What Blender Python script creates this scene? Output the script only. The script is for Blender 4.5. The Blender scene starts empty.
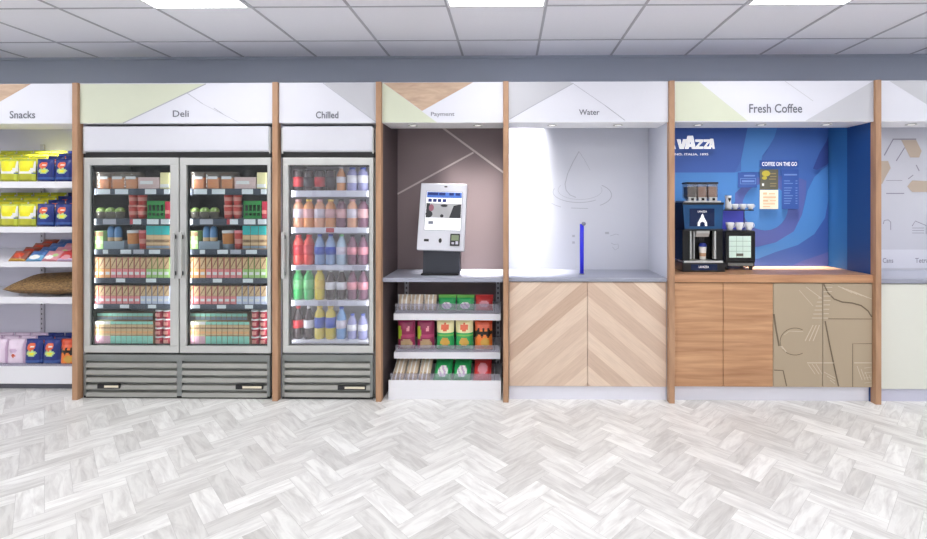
import bpy, math, random
from mathutils import Matrix, Vector
random.seed(7)
S = bpy.context.scene
COL = S.collection

# ------------------------------------------------------------------ camera
F, PCX, PCY, YAW = 472.0, 502.4, 204.0, math.radians(0.8)
CAM = Vector((0.0, -3.4, 1.41))
FWD = Vector((-math.sin(YAW), math.cos(YAW), 0)); RGT = Vector((math.cos(YAW), math.sin(YAW), 0)); UP = Vector((0, 0, 1))
def at(px, py, Y):
    """point of the photo (pixels) on the plane of depth Y, in metres"""
    d = FWD + RGT * ((px - PCX) / F) - UP * ((py - PCY) / F)
    return CAM + d * ((Y - CAM.y) / d.y)
def X(px, Y): return at(px, 204, Y).x
def Zp(px, py, Y): return at(px, py, Y).z
cd = bpy.data.cameras.new('camera'); cam = bpy.data.objects.new('camera', cd); COL.objects.link(cam)
cam.location = CAM; cam.rotation_euler = (math.pi / 2, 0, YAW)
cd.sensor_fit = 'HORIZONTAL'; cd.sensor_width = 36.0; cd.lens = F / 927 * 36.0
cd.shift_x = (463.5 - PCX) / 927; cd.shift_y = -(269.5 - PCY) / 927; cd.clip_start = 0.05
S.camera = cam

# ------------------------------------------------------------------ materials
def lin(c):
    r = []
    for v in c:
        v /= 255.0
        r.append(v / 12.92 if v <= 0.04045 else ((v + 0.055) / 1.055) ** 2.4)
    return (*r, 1.0)
MATS = {}
def newmat(name):
    m = bpy.data.materials.new(name); m.use_nodes = True
    nt = m.node_tree; b = nt.nodes['Principled BSDF']
    MATS[name] = m
    return m, nt, b
def node(nt, t, **kw):
    n = nt.nodes.new(t)
    for k, v in kw.items(): setattr(n, k, v)
    return n
def mixcol(nt, fac, a, b, blend='MIX'):
    n = node(nt, 'ShaderNodeMix', data_type='RGBA', blend_type=blend)
    for i, v in ((0, fac), (6, a), (7, b)):
        if hasattr(v, 'is_output'): nt.links.new(v, n.inputs[i])
        else: n.inputs[i].default_value = v
    return n.outputs[2]
def mth(nt, op, a, b=None, c=None):
    n = node(nt, 'ShaderNodeMath', operation=op)
    for i, v in enumerate((a, b, c)):
        if v is None: continue
        if hasattr(v, 'is_output'): nt.links.new(v, n.inputs[i])
        else: n.inputs[i].default_value = v
    return n.outputs[0]
def mat(name, rgb, rough=0.5, metal=0.0, emit=0.0, var=0.05, scale=25.0, spec=0.5, coat=0.0):
    if name in MATS: return MATS[name]
    m, nt, b = newmat(name)
    c = lin(rgb)
    if var > 0:
        tc = node(nt, 'ShaderNodeTexCoord'); nz = node(nt, 'ShaderNodeTexNoise'); nz.inputs['Scale'].default_value = scale; nz.inputs['Detail'].default_value = 3
        nt.links.new(tc.outputs['Object'], nz.inputs['Vector'])
        lo = tuple(v * (1 - var) for v in c[:3]) + (1,); hi = tuple(min(1, v * (1 + var)) for v in c[:3]) + (1,)
        nt.links.new(mixcol(nt, nz.outputs['Fac'], lo, hi), b.inputs['Base Color'])
    else: b.inputs['Base Color'].default_value = c
    b.inputs['Roughness'].default_value = rough; b.inputs['Metallic'].default_value = metal
    b.inputs['Specular IOR Level'].default_value = spec; b.inputs['Coat Weight'].default_value = coat
    if emit:
        b.inputs['Emission Color'].default_value = c; b.inputs['Emission Strength'].default_value = emit
    return m
def woodmat(name, rgb_a, rgb_b, scale=(3, 3, 40), rough=0.45, big=None):
    """grain: noise squeezed along one axis (object coordinates); scale is high across the grain"""
    m, nt, b = newmat(name)
    tc = node(nt, 'ShaderNodeTexCoord'); mp = node(nt, 'ShaderNodeMapping'); mp.inputs['Scale'].default_value = scale
    nt.links.new(tc.outputs['Object'], mp.inputs['Vector'])
    nz = node(nt, 'ShaderNodeTexNoise'); nz.inputs['Scale'].default_value = 1.0; nz.inputs['Detail'].default_value = 5; nz.inputs['Distortion'].default_value = 0.6
    nt.links.new(mp.outputs[0], nz.inputs['Vector'])
    cr = node(nt, 'ShaderNodeValToRGB'); cr.color_ramp.elements[0].position = 0.33; cr.color_ramp.elements[1].position = 0.68
    cr.color_ramp.elements[0].color = lin(rgb_a); cr.color_ramp.elements[1].color = lin(rgb_b)
    nt.links.new(nz.outputs['Fac'], cr.inputs[0]); col = cr.outputs[0]
    if big:
        mp2 = node(nt, 'ShaderNodeMapping'); mp2.inputs['Scale'].default_value = big
        nt.links.new(tc.outputs['Object'], mp2.inputs['Vector'])
        n2 = node(nt, 'ShaderNodeTexNoise'); n2.inputs['Scale'].default_value = 1.0; n2.inputs['Detail'].default_value = 2
        nt.links.new(mp2.outputs[0], n2.inputs['Vector'])
        r2 = node(nt, 'ShaderNodeValToRGB'); r2.color_ramp.elements[0].position = .35; r2.color_ramp.elements[1].position = .65
        r2.color_ramp.elements[0].color = (.80, .76, .74, 1); r2.color_ramp.elements[1].color = (1, 1, 1, 1)
        nt.links.new(n2.outputs['Fac'], r2.inputs[0])
        col = mixcol(nt, 1.0, col, r2.outputs[0], 'MULTIPLY')
    nt.links.new(col, b.inputs['Base Color']); b.inputs['Roughness'].default_value = rough
    return m
def glassmat(name, tint=(255, 255, 255), refl=0.06, rough=0.02, haze=None, hz=0.0):
    m, nt, b = newmat(name)
    out = nt.nodes['Material Output']
    tr = node(nt, 'ShaderNodeBsdfTransparent'); tr.inputs[0].default_value = lin(tint)
    gl = node(nt, 'ShaderNodeBsdfGlossy'); gl.inputs['Roughness'].default_value = rough
    lw = node(nt, 'ShaderNodeLayerWeight'); lw.inputs['Blend'].default_value = 0.2
    f = mth(nt, 'ADD', mth(nt, 'MULTIPLY', lw.outputs['Fresnel'], 0.5), refl)
    mx = node(nt, 'ShaderNodeMixShader'); nt.links.new(f, mx.inputs[0]); nt.links.new(tr.outputs[0], mx.inputs[1]); nt.links.new(gl.outputs[0], mx.inputs[2])
    last = mx
    if haze:
        df = node(nt, 'ShaderNodeBsdfDiffuse'); df.inputs[0].default_value = lin(haze)
        m2 = node(nt, 'ShaderNodeMixShader'); m2.inputs[0].default_value = hz
        nt.links.new(mx.outputs[0], m2.inputs[1]); nt.links.new(df.outputs[0], m2.inputs[2]); last = m2
    nt.links.new(last.outputs[0], out.inputs['Surface'])
    return m

woodmat('post_oak', (156, 118, 90), (188, 148, 116), (14, 14, 2.0))
woodmat('tan_wood', (178, 150, 130), (206, 180, 156), (6, 6, 30))
woodmat('coffee_wood', (184, 136, 98), (214, 168, 128), (2.2, 8, 34), 0.4, (0.6, 1, 7))
woodmat('counter_wood', (176, 128, 94), (204, 156, 118), (2.0, 30, 30), 0.35)
mat('white', (232, 232, 236), 0.45, var=0.02)
mat('deck_white', (238, 238, 243), 0.3, var=0.01)
mat('white_gloss', (214, 215, 224), 0.22, var=0.01)
mat('lavender_white', (226, 226, 238), 0.5, var=0.02, scale=4)
mat('sign_white', (220, 221, 231), 0.4, var=0.015, scale=3)
mat('soffit_white', (248, 248, 250), 0.5, var=0)
mat('sign_grey', (194, 195, 202), 0.4, var=0.015, scale=3)
mat('sign_green', (208, 213, 192), 0.45, var=0.03, scale=5)
mat('sign_line', (168, 170, 180), 0.5, var=0)
mat('lettering_grey', (104, 106, 118), 0.5, var=0)
mat('lettering_faint', (168, 170, 182), 0.5, var=0)
mat('wall_grey', (166, 173, 188), 0.7, var=0.02, scale=2)
mat('room_wall', (214, 214, 216), 0.8, var=0.02, scale=2)
mat('ceiling_tile', (238, 238, 245), 0.9, var=0.02, scale=60)
mat('grid_bar', (178, 178, 186), 0.6, var=0)
mat('light_panel', (255, 255, 255), 0.5, emit=11.0, var=0)
mat('mauve', (136, 120, 122), 0.55, var=0.04, scale=3)
mat('brown_dark', (84, 72, 74), 0.55, var=0.04, scale=3)
mat('panel_line', (205, 192, 190), 0.5, var=0)
mat('counter_grey', (156, 159, 174), 0.3, var=0.03, scale=12)
mat('recycle_back', (204, 205, 215), 0.5, var=0.02, scale=3)
mat('water_back', (210, 212, 222), 0.5, var=0.02, scale=3)
mat('graphic_grey', (178, 180, 190), 0.5, var=0)
mat('steel', (206, 207, 205), 0.34, 0.55, var=0.08, scale=6)
mat('steel_dark', (140, 144, 142), 0.34, 0.6, var=0.1, scale=6)
mat('louver_steel', (172, 172, 166), 0.30, 0.5, var=0.1, scale=5)
mat('gap_black', (18, 18, 20), 0.6, var=0)
mat('fridge_inner', (46, 46, 50), 0.6, var=0.05)
mat('fridge_inner_light', (196, 198, 208), 0.5, var=0.03)
mat('rail_grey', (70, 76, 92), 0.4, var=0.03)
mat('rail_white', (226, 226, 236), 0.35, var=0.02)
mat('tag_white', (238, 240, 246), 0.4, var=0)
mat('tag_grey', (190, 188, 202), 0.4, var=0)
mat('tag_red', (205, 70, 80), 0.4, var=0)
glassmat('door_glass', (244, 248, 248), 0.035)
glassmat('door_glass_sheen', (244, 246, 250), 0.07, 0.03, (240, 226, 222), 0.03)  # peachy haze mixed into the glass stands in for reflections
glassmat('acrylic', (238, 238, 246), 0.05, 0.05, (215, 212, 222), 0.14)
glassmat('clear_tub', (252, 248, 244), 0.05, 0.08, (246, 232, 222), 0.16)
glassmat('hopper_clear', (240, 234, 230), 0.07, 0.05, (232, 224, 220), 0.14)
mat('khaki', (178, 161, 137), 0.5, var=0.03, scale=3)
mat('khaki_dark', (112, 98, 78), 0.6, var=0)
mat('khaki_light', (206, 194, 172), 0.6, var=0)
mat('pale_green', (226, 227, 217), 0.5, var=0.02, scale=3)
mat('plinth', (228, 228, 238), 0.5, var=0.02, scale=3)
mat('plinth_lilac', (206, 206, 224), 0.5, var=0.02, scale=3)
mat('mural_blue', (64, 104, 178), 0.5, var=0.03, scale=3)
mat('mural_light', (72, 130, 198), 0.5, var=0.03, scale=3)
mat('mural_dark', (60, 94, 170), 0.5, var=0.03, scale=3)
mat('mural_purple', (84, 98, 168), 0.5, var=0.03, scale=3)
mat('mural_navy', (50, 72, 142), 0.5, var=0.03, scale=3)
mat('blue_side', (50, 112, 176), 0.5, var=0.03, scale=3)
mat('navy_side', (26, 70, 132), 0.5, var=0.03, scale=3)
mat('navy_print', (52, 88, 166), 0.5, var=0)
mat('glow_white', (250, 250, 252), 0.4, var=0, emit=0.22)  # slight emission added so the white lettering looks lit
mat('pale_blue_print', (112, 144, 206), 0.5, var=0)
mat('olive_print', (96, 96, 84), 0.5, var=0.05)
mat('yellow_print', (190, 176, 62), 0.5, var=0.05)
mat('tan_print', (150, 134, 96), 0.5, var=0)
mat('cream_print', (246, 238, 214), 0.5, var=0.02)
mat('peach_print', (236, 196, 156), 0.5, var=0)
mat('black_gloss', (14, 14, 16), 0.2, var=0)
mat('black_satin', (26, 26, 30), 0.4, var=0.03)
mat('anthracite', (44, 48, 58), 0.42, var=0.03)
mat('machine_blue', (14, 74, 124), 0.3, var=0.03)
mat('screen_navy', (10, 28, 66), 0.15, var=0.02, emit=0.3)
mat('screen_white', (246, 246, 250), 0.3, emit=0.35, var=0)
mat('screen_blue', (70, 110, 190), 0.3, emit=0.3, var=0)
mat('screen_navy_bar', (28, 44, 110), 0.3, emit=0.2, var=0)
mat('screen_photo_grey', (165, 165, 168), 0.3, emit=0.15, var=0.1)
mat('screen_photo_dark', (40, 42, 46), 0.3, var=0.1)
mat('screen_photo_pink', (150, 95, 110), 0.3, var=0.1)
mat('screen_line', (120, 124, 138), 0.4, var=0)
mat('reader_green', (120, 132, 104), 0.3, emit=0.1, var=0.05)
mat('beans', (150, 112, 88), 0.6, var=0.35, scale=160)
mat('beans_dark', (52, 36, 28), 0.6, var=0.35, scale=160)
mat('fridge_window', (200, 220, 210), 0.15, emit=0.3, var=0.05, scale=8)
mat('fridge_window_line', (150, 178, 166), 0.3, var=0)
mat('violet_glow', (72, 78, 190), 0.4, emit=0.35, var=0.02)
mat('porcelain', (240, 240, 242), 0.18, var=0)
mat('latte', (206, 158, 122), 0.4, var=0.05)
mat('latte_pale', (246, 240, 232), 0.4, var=0)
mat('lid_blue', (34, 52, 150), 0.35, var=0)
mat('tap_blue', (30, 32, 205), 0.3, var=0, emit=0.15)
mat('knob_grey', (130, 134, 150), 0.3, 0.3, var=0)
mat('downlight_lens', (255, 250, 240), 0.4, emit=1.6, var=0)
mat('slot_metal', (205, 203, 212), 0.4, 0.2, var=0)
mat('slot_dark', (96, 96, 106), 0.5, var=0)
mat('shelf_white', (236, 236, 242), 0.4, var=0.01)
mat('display_cream', (232, 224, 200), 0.4, var=0)

def chevron():
    m, nt, b = newmat('chevron_oak')
    tc = node(nt, 'ShaderNodeTexCoord'); sp = node(nt, 'ShaderNodeSeparateXYZ'); nt.links.new(tc.outputs['Object'], sp.inputs[0])
    ax = mth(nt, 'ABSOLUTE', sp.outputs[0])
    k = 0.85
    u = mth(nt, 'MULTIPLY_ADD', ax, k, sp.outputs[2])
    idx = mth(nt, 'FLOOR', mth(nt, 'DIVIDE', u, 0.125))
    side = mth(nt, 'SIGN', sp.outputs[0])
    wn = node(nt, 'ShaderNodeTexWhiteNoise', noise_dimensions='2D')
    cv = node(nt, 'ShaderNodeCombineXYZ'); nt.links.new(idx, cv.inputs[0]); nt.links.new(side, cv.inputs[1]); nt.links.new(cv.outputs[0], wn.inputs['Vector'])
    par = mth(nt, 'MULTIPLY', mth(nt, 'ABSOLUTE', mth(nt, 'MODULO', idx, 2.0)), 0.55)
    tone = mth(nt, 'MULTIPLY_ADD', wn.outputs['Value'], 0.45, par)
    cr = node(nt, 'ShaderNodeValToRGB'); cr.color_ramp.elements[0].color = lin((204, 176, 154)); cr.color_ramp.elements[1].color = lin((236, 216, 196))
    nt.links.new(tone, cr.inputs[0])
    # grain along the plank direction
    v = mth(nt, 'MULTIPLY_ADD', ax, 1.0, mth(nt, 'MULTIPLY', sp.outputs[2], -k))
    c2 = node(nt, 'ShaderNodeCombineXYZ'); nt.links.new(mth(nt, 'MULTIPLY', u, 70.0), c2.inputs[0]); nt.links.new(mth(nt, 'MULTIPLY', v, 5.0), c2.inputs[1]); nt.links.new(idx, c2.inputs[2])
    nz = node(nt, 'ShaderNodeTexNoise'); nz.inputs['Scale'].default_value = 1.0; nz.inputs['Detail'].default_value = 4; nt.links.new(c2.outputs[0], nz.inputs['Vector'])
    g = node(nt, 'ShaderNodeValToRGB'); g.color_ramp.elements[0].color = (.90, .88, .87, 1); g.color_ramp.elements[1].color = (1, 1, 1, 1); g.color_ramp.elements[0].position = .3; g.color_ramp.elements[1].position = .62
    nt.links.new(nz.outputs['Fac'], g.inputs[0])
    nt.links.new(mixcol(nt, 1.0, cr.outputs[0], g.outputs[0], 'MULTIPLY'), b.inputs['Base Color']); b.inputs['Roughness'].default_value = 0.5
chevron()
def floormat():
    m, nt, b = newmat('floor_planks')
    uv = node(nt, 'ShaderNodeUVMap'); uv.uv_map = 'grain'
    tone = node(nt, 'ShaderNodeAttribute'); tone.attribute_name = 'tone'
    mp = node(nt, 'ShaderNodeMapping'); mp.inputs['Scale'].default_value = (4.5, 26, 1); nt.links.new(uv.outputs[0], mp.inputs['Vector'])
    nz = node(nt, 'ShaderNodeTexNoise'); nz.inputs['Scale'].default_value = 1.0; nz.inputs['Detail'].default_value = 5; nz.inputs['Roughness'].default_value = .62; nz.inputs['Distortion'].default_value = .8
    nt.links.new(mp.outputs[0], nz.inputs['Vector'])
    cr = node(nt, 'ShaderNodeValToRGB'); e = cr.color_ramp.elements
    e[0].position = .26; e[0].color = lin((212, 210, 208)); e[1].position = .60; e[1].color = lin((250, 250, 248))
    nt.links.new(nz.outputs['Fac'], cr.inputs[0])
    t = node(nt, 'ShaderNodeValToRGB'); t.color_ramp.elements[0].color = lin((226, 225, 224)); t.color_ramp.elements[1].color = (1, 1, 1, 1); nt.links.new(tone.outputs['Fac'], t.inputs[0])
    nt.links.new(mixcol(nt, 1.0, cr.outputs[0], t.outputs[0], 'MULTIPLY'), b.inputs['Base Color'])
    b.inputs['Roughness'].default_value = 0.36; b.inputs['Specular IOR Level'].default_value = 0.45
floormat()
mat('floor_gap', (190, 188, 186), 0.6, var=0)
def sackmat():
    m, nt, b = newmat('brown_weave')
    tc = node(nt, 'ShaderNodeTexCoord'); mp = node(nt, 'ShaderNodeMapping'); mp.inputs['Scale'].default_value = (60, 60, 160); mp.inputs['Rotation'].default_value = (0, 0, .6)
    nt.links.new(tc.outputs['Object'], mp.inputs['Vector'])
    nz = node(nt, 'ShaderNodeTexNoise'); nz.inputs['Scale'].default_value = 1.0; nz.inputs['Detail'].default_value = 4; nt.links.new(mp.outputs[0], nz.inputs['Vector'])
    cr = node(nt, 'ShaderNodeValToRGB'); cr.color_ramp.elements[0].position = .35; cr.color_ramp.elements[1].position = .68
    cr.color_ramp.elements[0].color = lin((96, 72, 44)); cr.color_ramp.elements[1].color = lin((168, 132, 84)); nt.links.new(nz.outputs['Fac'], cr.inputs[0])
    nt.links.new(cr.outputs[0], b.inputs['Base Color']); b.inputs['Roughness'].default_value = .7
sackmat()

# ------------------------------------------------------------------ mesh building
class MB:
    def __init__(s): s.v = []; s.f = []; s.m = []; s.sm = []; s.M = None
    def add(s, pts, faces, m, smooth=False):
        o = len(s.v)
        for p in pts:
            p = Vector(p)
            s.v.append(s.M @ p if s.M is not None else p)
        for i, f in enumerate(faces):
            s.f.append([o + k for k in f]); s.m.append(m[i] if isinstance(m, list) else m); s.sm.append(smooth)
        return s
    def box(s, x0, x1, y0, y1, z0, z1, m):
        p = [(x, y, z) for z in (z0, z1) for y in (y0, y1) for x in (x0, x1)]
        return s.add(p, [(0, 2, 3, 1), (4, 5, 7, 6), (0, 1, 5, 4), (2, 6, 7, 3), (0, 4, 6, 2), (1, 3, 7, 5)], m)
    def prism_x(s, x0, x1, prof, m, mf=None):
        """profile in (y,z) extruded along x"""
        n = len(prof); p = [(x0, y, z) for y, z in prof] + [(x1, y, z) for y, z in prof]
        fs = [tuple(range(n)), tuple(range(2 * n - 1, n - 1, -1))] + [(i, n + i, n + (i + 1) % n, (i + 1) % n) for i in range(n)]
        return s.add(p, fs, mf or m)
    def poly(s, pts, m): return s.add(pts, [tuple(range(len(pts)))], m)
    def quad_xz(s, x0, x1, z0, z1, y, m): return s.poly([(x0, y, z0), (x1, y, z0), (x1, y, z1), (x0, y, z1)], m)
    def lathe(s, c, prof, m, n=14, sx=1, sy=1):
        """prof: list of (r, z[, material above])"""
        cx, cy, cz = c; pts = []; fs = []; ms = []
        for r, z, *_ in prof:
            for k in range(n):
                a = 2 * math.pi * k / n; pts.append((cx + r * sx * math.cos(a), cy + r * sy * math.sin(a), cz + z))
        for i in range(len(prof) - 1):
            mm = prof[i][2] if len(prof[i]) > 2 else m
            for k in range(n):
                fs.append((i * n + k, i * n + (k + 1) % n, (i + 1) * n + (k + 1) % n, (i + 1) * n + k)); ms.append(mm)
        fs.append(tuple(range(n - 1, -1, -1))); ms.append(ms[0]); L = (len(prof) - 1) * n
        fs.append(tuple(range(L, L + n))); ms.append(ms[-2] if len(ms) > 1 else m)
        return s.add(pts, fs, ms, True)
    def tube(s, pts, r, m, n=8, closed=False):
        pts = [Vector(p) for p in pts]; N = len(pts); P = []; fs = []
        for i, p in enumerate(pts):
            t = (pts[min(i + 1, N - 1)] - pts[max(i - 1, 0)]).normalized()
            a = t.cross(Vector((0, 1, 0)));
            if a.length < 1e-3: a = t.cross(Vector((1, 0, 0)))
            a.normalize(); bb = t.cross(a)
            for k in range(n):
                w = 2 * math.pi * k / n; P.append(p + (a * math.cos(w) + bb * math.sin(w)) * r)
        for i in range(N - 1):
            for k in range(n): fs.append((i * n + k, i * n + (k + 1) % n, (i + 1) * n + (k + 1) % n, (i + 1) * n + k))
        fs.append(tuple(range(n))); fs.append(tuple(range((N - 1) * n, N * n)))
        return s.add(P, fs, m, True)
    def ribbon(s, xz, w, y, m):
        """flat printed line on the plane y through points (x,z)"""
        p = [Vector((a, b)) for a, b in xz]; L = []; R = []
        for i, q in enumerate(p):
            t = (p[min(i + 1, len(p) - 1)] - p[max(i - 1, 0)]).normalized(); nrm = Vector((-t.y, t.x)) * (w / 2)
            L.append(q + nrm); R.append(q - nrm)
        P = [(a.x, y, a.y) for a in L] + [(a.x, y, a.y) for a in R]; n = len(p)
        return s.add(P, [(i, i + 1, n + i + 1, n + i) for i in range(n - 1)], m)
    def text(s, body, x0, x1, z0, z1, y, m, bold=0.0):
        """lettering filling the box x0..x1, z0..z1 (ink box) on the plane y"""
        cu = bpy.data.curves.new('lettering', 'FONT'); cu.body = body; cu.size = 1.0; cu.offset = bold; cu.resolution_u = 3
        ob = bpy.data.objects.new('lettering', cu); COL.objects.link(ob)
        dg = bpy.context.evaluated_depsgraph_get(); me = bpy.data.meshes.new_from_object(ob.evaluated_get(dg))
        xs = [v.co.x for v in me.vertices]; ys = [v.co.y for v in me.vertices]
        ax, bx, ay, by = min(xs), max(xs), min(ys), max(ys)
        P = [(x0 + (v.co.x - ax) / (bx - ax) * (x1 - x0), y, z0 + (v.co.y - ay) / (by - ay) * (z1 - z0)) for v in me.vertices]
        s.add(P, [tuple(p.vertices) for p in me.polygons], m)
        bpy.data.objects.remove(ob); bpy.data.curves.remove(cu); bpy.data.meshes.remove(me)
        return s
    def mesh(s, name, O):
        me = bpy.data.meshes.new(name); me.from_pydata([v - O for v in s.v], [], s.f)
        names = []
        for k in s.m:
            if k not in names: names.append(k)
        for k in names: me.materials.append(MATS[k])
        idx = {k: i for i, k in enumerate(names)}
        me.polygons.foreach_set('material_index', [idx[k] for k in s.m]); me.polygons.foreach_set('use_smooth', s.sm)
        me.update(); return me
    def build(s, name, parent=None, origin=None, bevel=0.0):
        O = Vector(origin) if origin is not None else Vector((0, 0, 0))
        q = parent
        if parent is not None:
            O = Vector((0, 0, 0))
            while q is not None: O = O + q.location; q = q.parent
        o = bpy.data.objects.new(name, s.mesh(name, O)); COL.objects.link(o)
        if parent is not None: o.parent = parent
        else: o.location = O
        if bevel:
            md = o.modifiers.new('edge', 'BEVEL'); md.width = bevel; md.segments = 2; md.limit_method = 'ANGLE'; md.angle_limit = math.radians(40)
        return o
def tag(o, label, cat, group=None):
    o['label'] = label; o['category'] = cat
    if group: o['group'] = group
    return o
def thing(name, loc, label, cat, group=None):
    o = bpy.data.objects.new(name, None); COL.objects.link(o); o.location = loc; o.empty_display_size = .05
    return tag(o, label, cat, group)
def struct(o): o['kind'] = 'structure'; return o
KIDS = {}
def dup(src, loc, label, group=None, rot=None):
    c = src.copy(); COL.objects.link(c); c.location = loc; c['label'] = label
    if group: c['group'] = group
    if rot is not None: c.rotation_euler = rot
    for k in [x for x in src.children]:
        d = k.copy(); COL.objects.link(d); d.parent = c
        for g in [x for x in k.children]:
            e = g.copy(); COL.objects.link(e); e.parent = d
    return c
class Stock:
    """first placement moves the prototype itself, later ones copy it"""
    def __init__(s, proto): s.p = proto; s.used = False
    def put(s, loc, label, group, rot=None):
        if s.used: return dup(s.p, loc, label, group, rot)
        s.used = True; s.p.location = loc; s.p['label'] = label; s.p['group'] = group
        if rot is not None: s.p.rotation_euler = rot
        return s.p
ORD = 'first second third fourth fifth sixth seventh eighth ninth tenth eleventh twelfth thirteenth fourteenth fifteenth'.split()

# ------------------------------------------------------------------ room
CEIL = 2.617; BACK = 0.45; RX0, RX1, RY0 = -7.0, 7.0, -7.2
def floor():
    L, W = 0.30, 0.10
    V = []; Fc = []; uvs = []; tones = []
    c45 = math.cos(math.pi / 4)
    def rot(p): return (c45 * (p[0] - p[1]), c45 * (p[0] + p[1]))
    def clipadd(rect, along_x):
        x0, x1, y0, y1 = rect; g = .0006
        q = [rot(p) for p in ((x0 + g, y0 + g), (x1 - g, y0 + g), (x1 - g, y1 - g), (x0 + g, y1 - g))]
        cx = sum(p[0] for p in q) / 4; cy = sum(p[1] for p in q) / 4
        if not (RX0 - .2 < cx < RX1 + .2 and RY0 - .2 < cy < BACK + .1): return
        o = len(V)
        for a, b2 in q: V.append((min(max(a, RX0), RX1), min(max(b2, RY0), BACK), 0))
        Fc.append((o, o + 1, o + 2, o + 3)); ru, rv = random.random() * 40, random.random() * 40
        q2 = [(0, 0), (L, 0), (L, W), (0, W)] if along_x else [(0, W), (0, 0), (L, 0), (L, W)]
        uvs.extend([(a + ru, b2 + rv) for a, b2 in q2]); t = random.random(); tones.extend([t] * 4)
    for a in range(-140, 141):
        for b in range(-20, 21):
            ox, oy = a * W + b * L, a * W - b * L
            r = rot((ox, oy))
            if not (RX0 - 1 < r[0] < RX1 + 1 and RY0 - 1 < r[1] < BACK + 1): continue
            clipadd((ox, ox + L, oy, oy + W), True)
            clipadd((ox + L, ox + L + W, oy + W - L, oy + W), False)
    n = len(V)
    V += [(RX0, RY0, -.003), (RX1, RY0, -.003), (RX1, BACK, -.003), (RX0, BACK, -.003), (RX0, RY0, -.1), (RX1, RY0, -.1), (RX1, BACK, -.1), (RX0, BACK, -.1)]
    k = len(Fc)
    Fc += [(n, n + 1, n + 2, n + 3), (n + 4, n + 7, n + 6, n + 5), (n, n + 4, n + 5, n + 1), (n + 1, n + 5, n + 6, n + 2), (n + 2, n + 6, n + 7, n + 3), (n + 3, n + 7, n + 4, n)]
    me = bpy.data.meshes.new('floor'); me.from_pydata(V, [], Fc)
    me.materials.append(MATS['floor_planks']); me.materials.append(MATS['floor_gap'])
    me.polygons.foreach_set('material_index', [0] * k + [1] * 6)
    uvl = me.uv_layers.new(name='grain'); uvs.extend([(0, 0)] * 24); uvl.data.foreach_set('uv', [c for p in uvs for c in p])
    at_ = me.attributes.new('tone', 'FLOAT', 'CORNER'); tones.extend([1.0] * 24); at_.data.foreach_set('value', tones)
    o = bpy.data.objects.new('floor', me); COL.objects.link(o); struct(o)
floor()
struct(MB().box(RX0, RX1, BACK, BACK + .1, 0, CEIL + .1, 'wall_grey').build('wall_back'))
struct(MB().box(RX0 - .1, RX0, RY0, BACK + .1, 0, CEIL + .1, 'room_wall').build('wall_left'))
struct(MB().box(RX1, RX1 + .1, RY0, BACK + .1, 0, CEIL + .1, 'room_wall').build('wall_right'))
struct(MB().box(RX0 - .1, RX1 + .1, RY0 - .1, RY0, 0, CEIL + .1, 'room_wall').build('wall_front'))
struct(MB().box(RX0, RX1, RY0, BACK, CEIL, CEIL + .1, 'ceiling_tile').build('ceiling'))
GX0 = X(463, BACK); GYA = 0.07
gx = [GX0 + .6 * i for i in range(-14, 15) if RX0 < GX0 + .6 * i < RX1]
gy = [GYA - .6 * i for i in range(0, 13) if GYA - .6 * i > RY0]
g = MB()
for x in gx: g.box(x - .0085, x + .0085, RY0, BACK, CEIL - .004, CEIL, 'grid_bar')
for y in gy: g.box(RX0, RX1, y - .0055, y + .0055, CEIL - .0045, CEIL, 'grid_bar')
struct(g.build('trim_1'))
struct(MB().box(RX0, RX1, BACK - .012, BACK, CEIL - .018, CEIL, 'wall_grey').build('trim_2'))
# lay-in light panels: every third tile
def panel(loc, label):
    t = thing('ceiling_light', loc, label, 'ceiling light', 'square ceiling light panels')
    x, y, z = loc
    f = MB()
    for a, b, c, d in ((-.295, .295, -.295, -.28), (-.295, .295, .28, .295), (-.295, -.28, -.28, .28), (.28, .295, -.28, .28)):
        f.box(x + a, x + b, y + c, y + d, z - .010, z, 'white')
    f.build('frame', t)
    MB().box(x - .28, x + .28, y - .28, y + .28, z - .008, z - .001, 'light_panel').build('diffuser', t)
    return t
proto = None
where = {-1: 'above the Deli sign', 0: 'above the Payment and Water bays', 1: 'above the Fresh Coffee bay'}
for r, y0 in enumerate((-.525, -2.325, -4.125, -5.925)):
    for c in (-3, -2, -1, 0, 1, 2, 3):
        x = GX0 + .3 + 1.8 * c
        if abs(x) > 6.7: continue
        loc = Vector((x, y0 - .3, CEIL - .0))
        if r == 0 and c in where: lab = 'bright square ceiling light panel ' + where[c]
        else: lab = 'bright square ceiling light panel, %s row back from the bays, %s of its row' % (ORD[r], ORD[c + 3])
        if proto is None: proto = panel(loc, lab)
        else: dup(proto, loc, lab)

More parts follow.
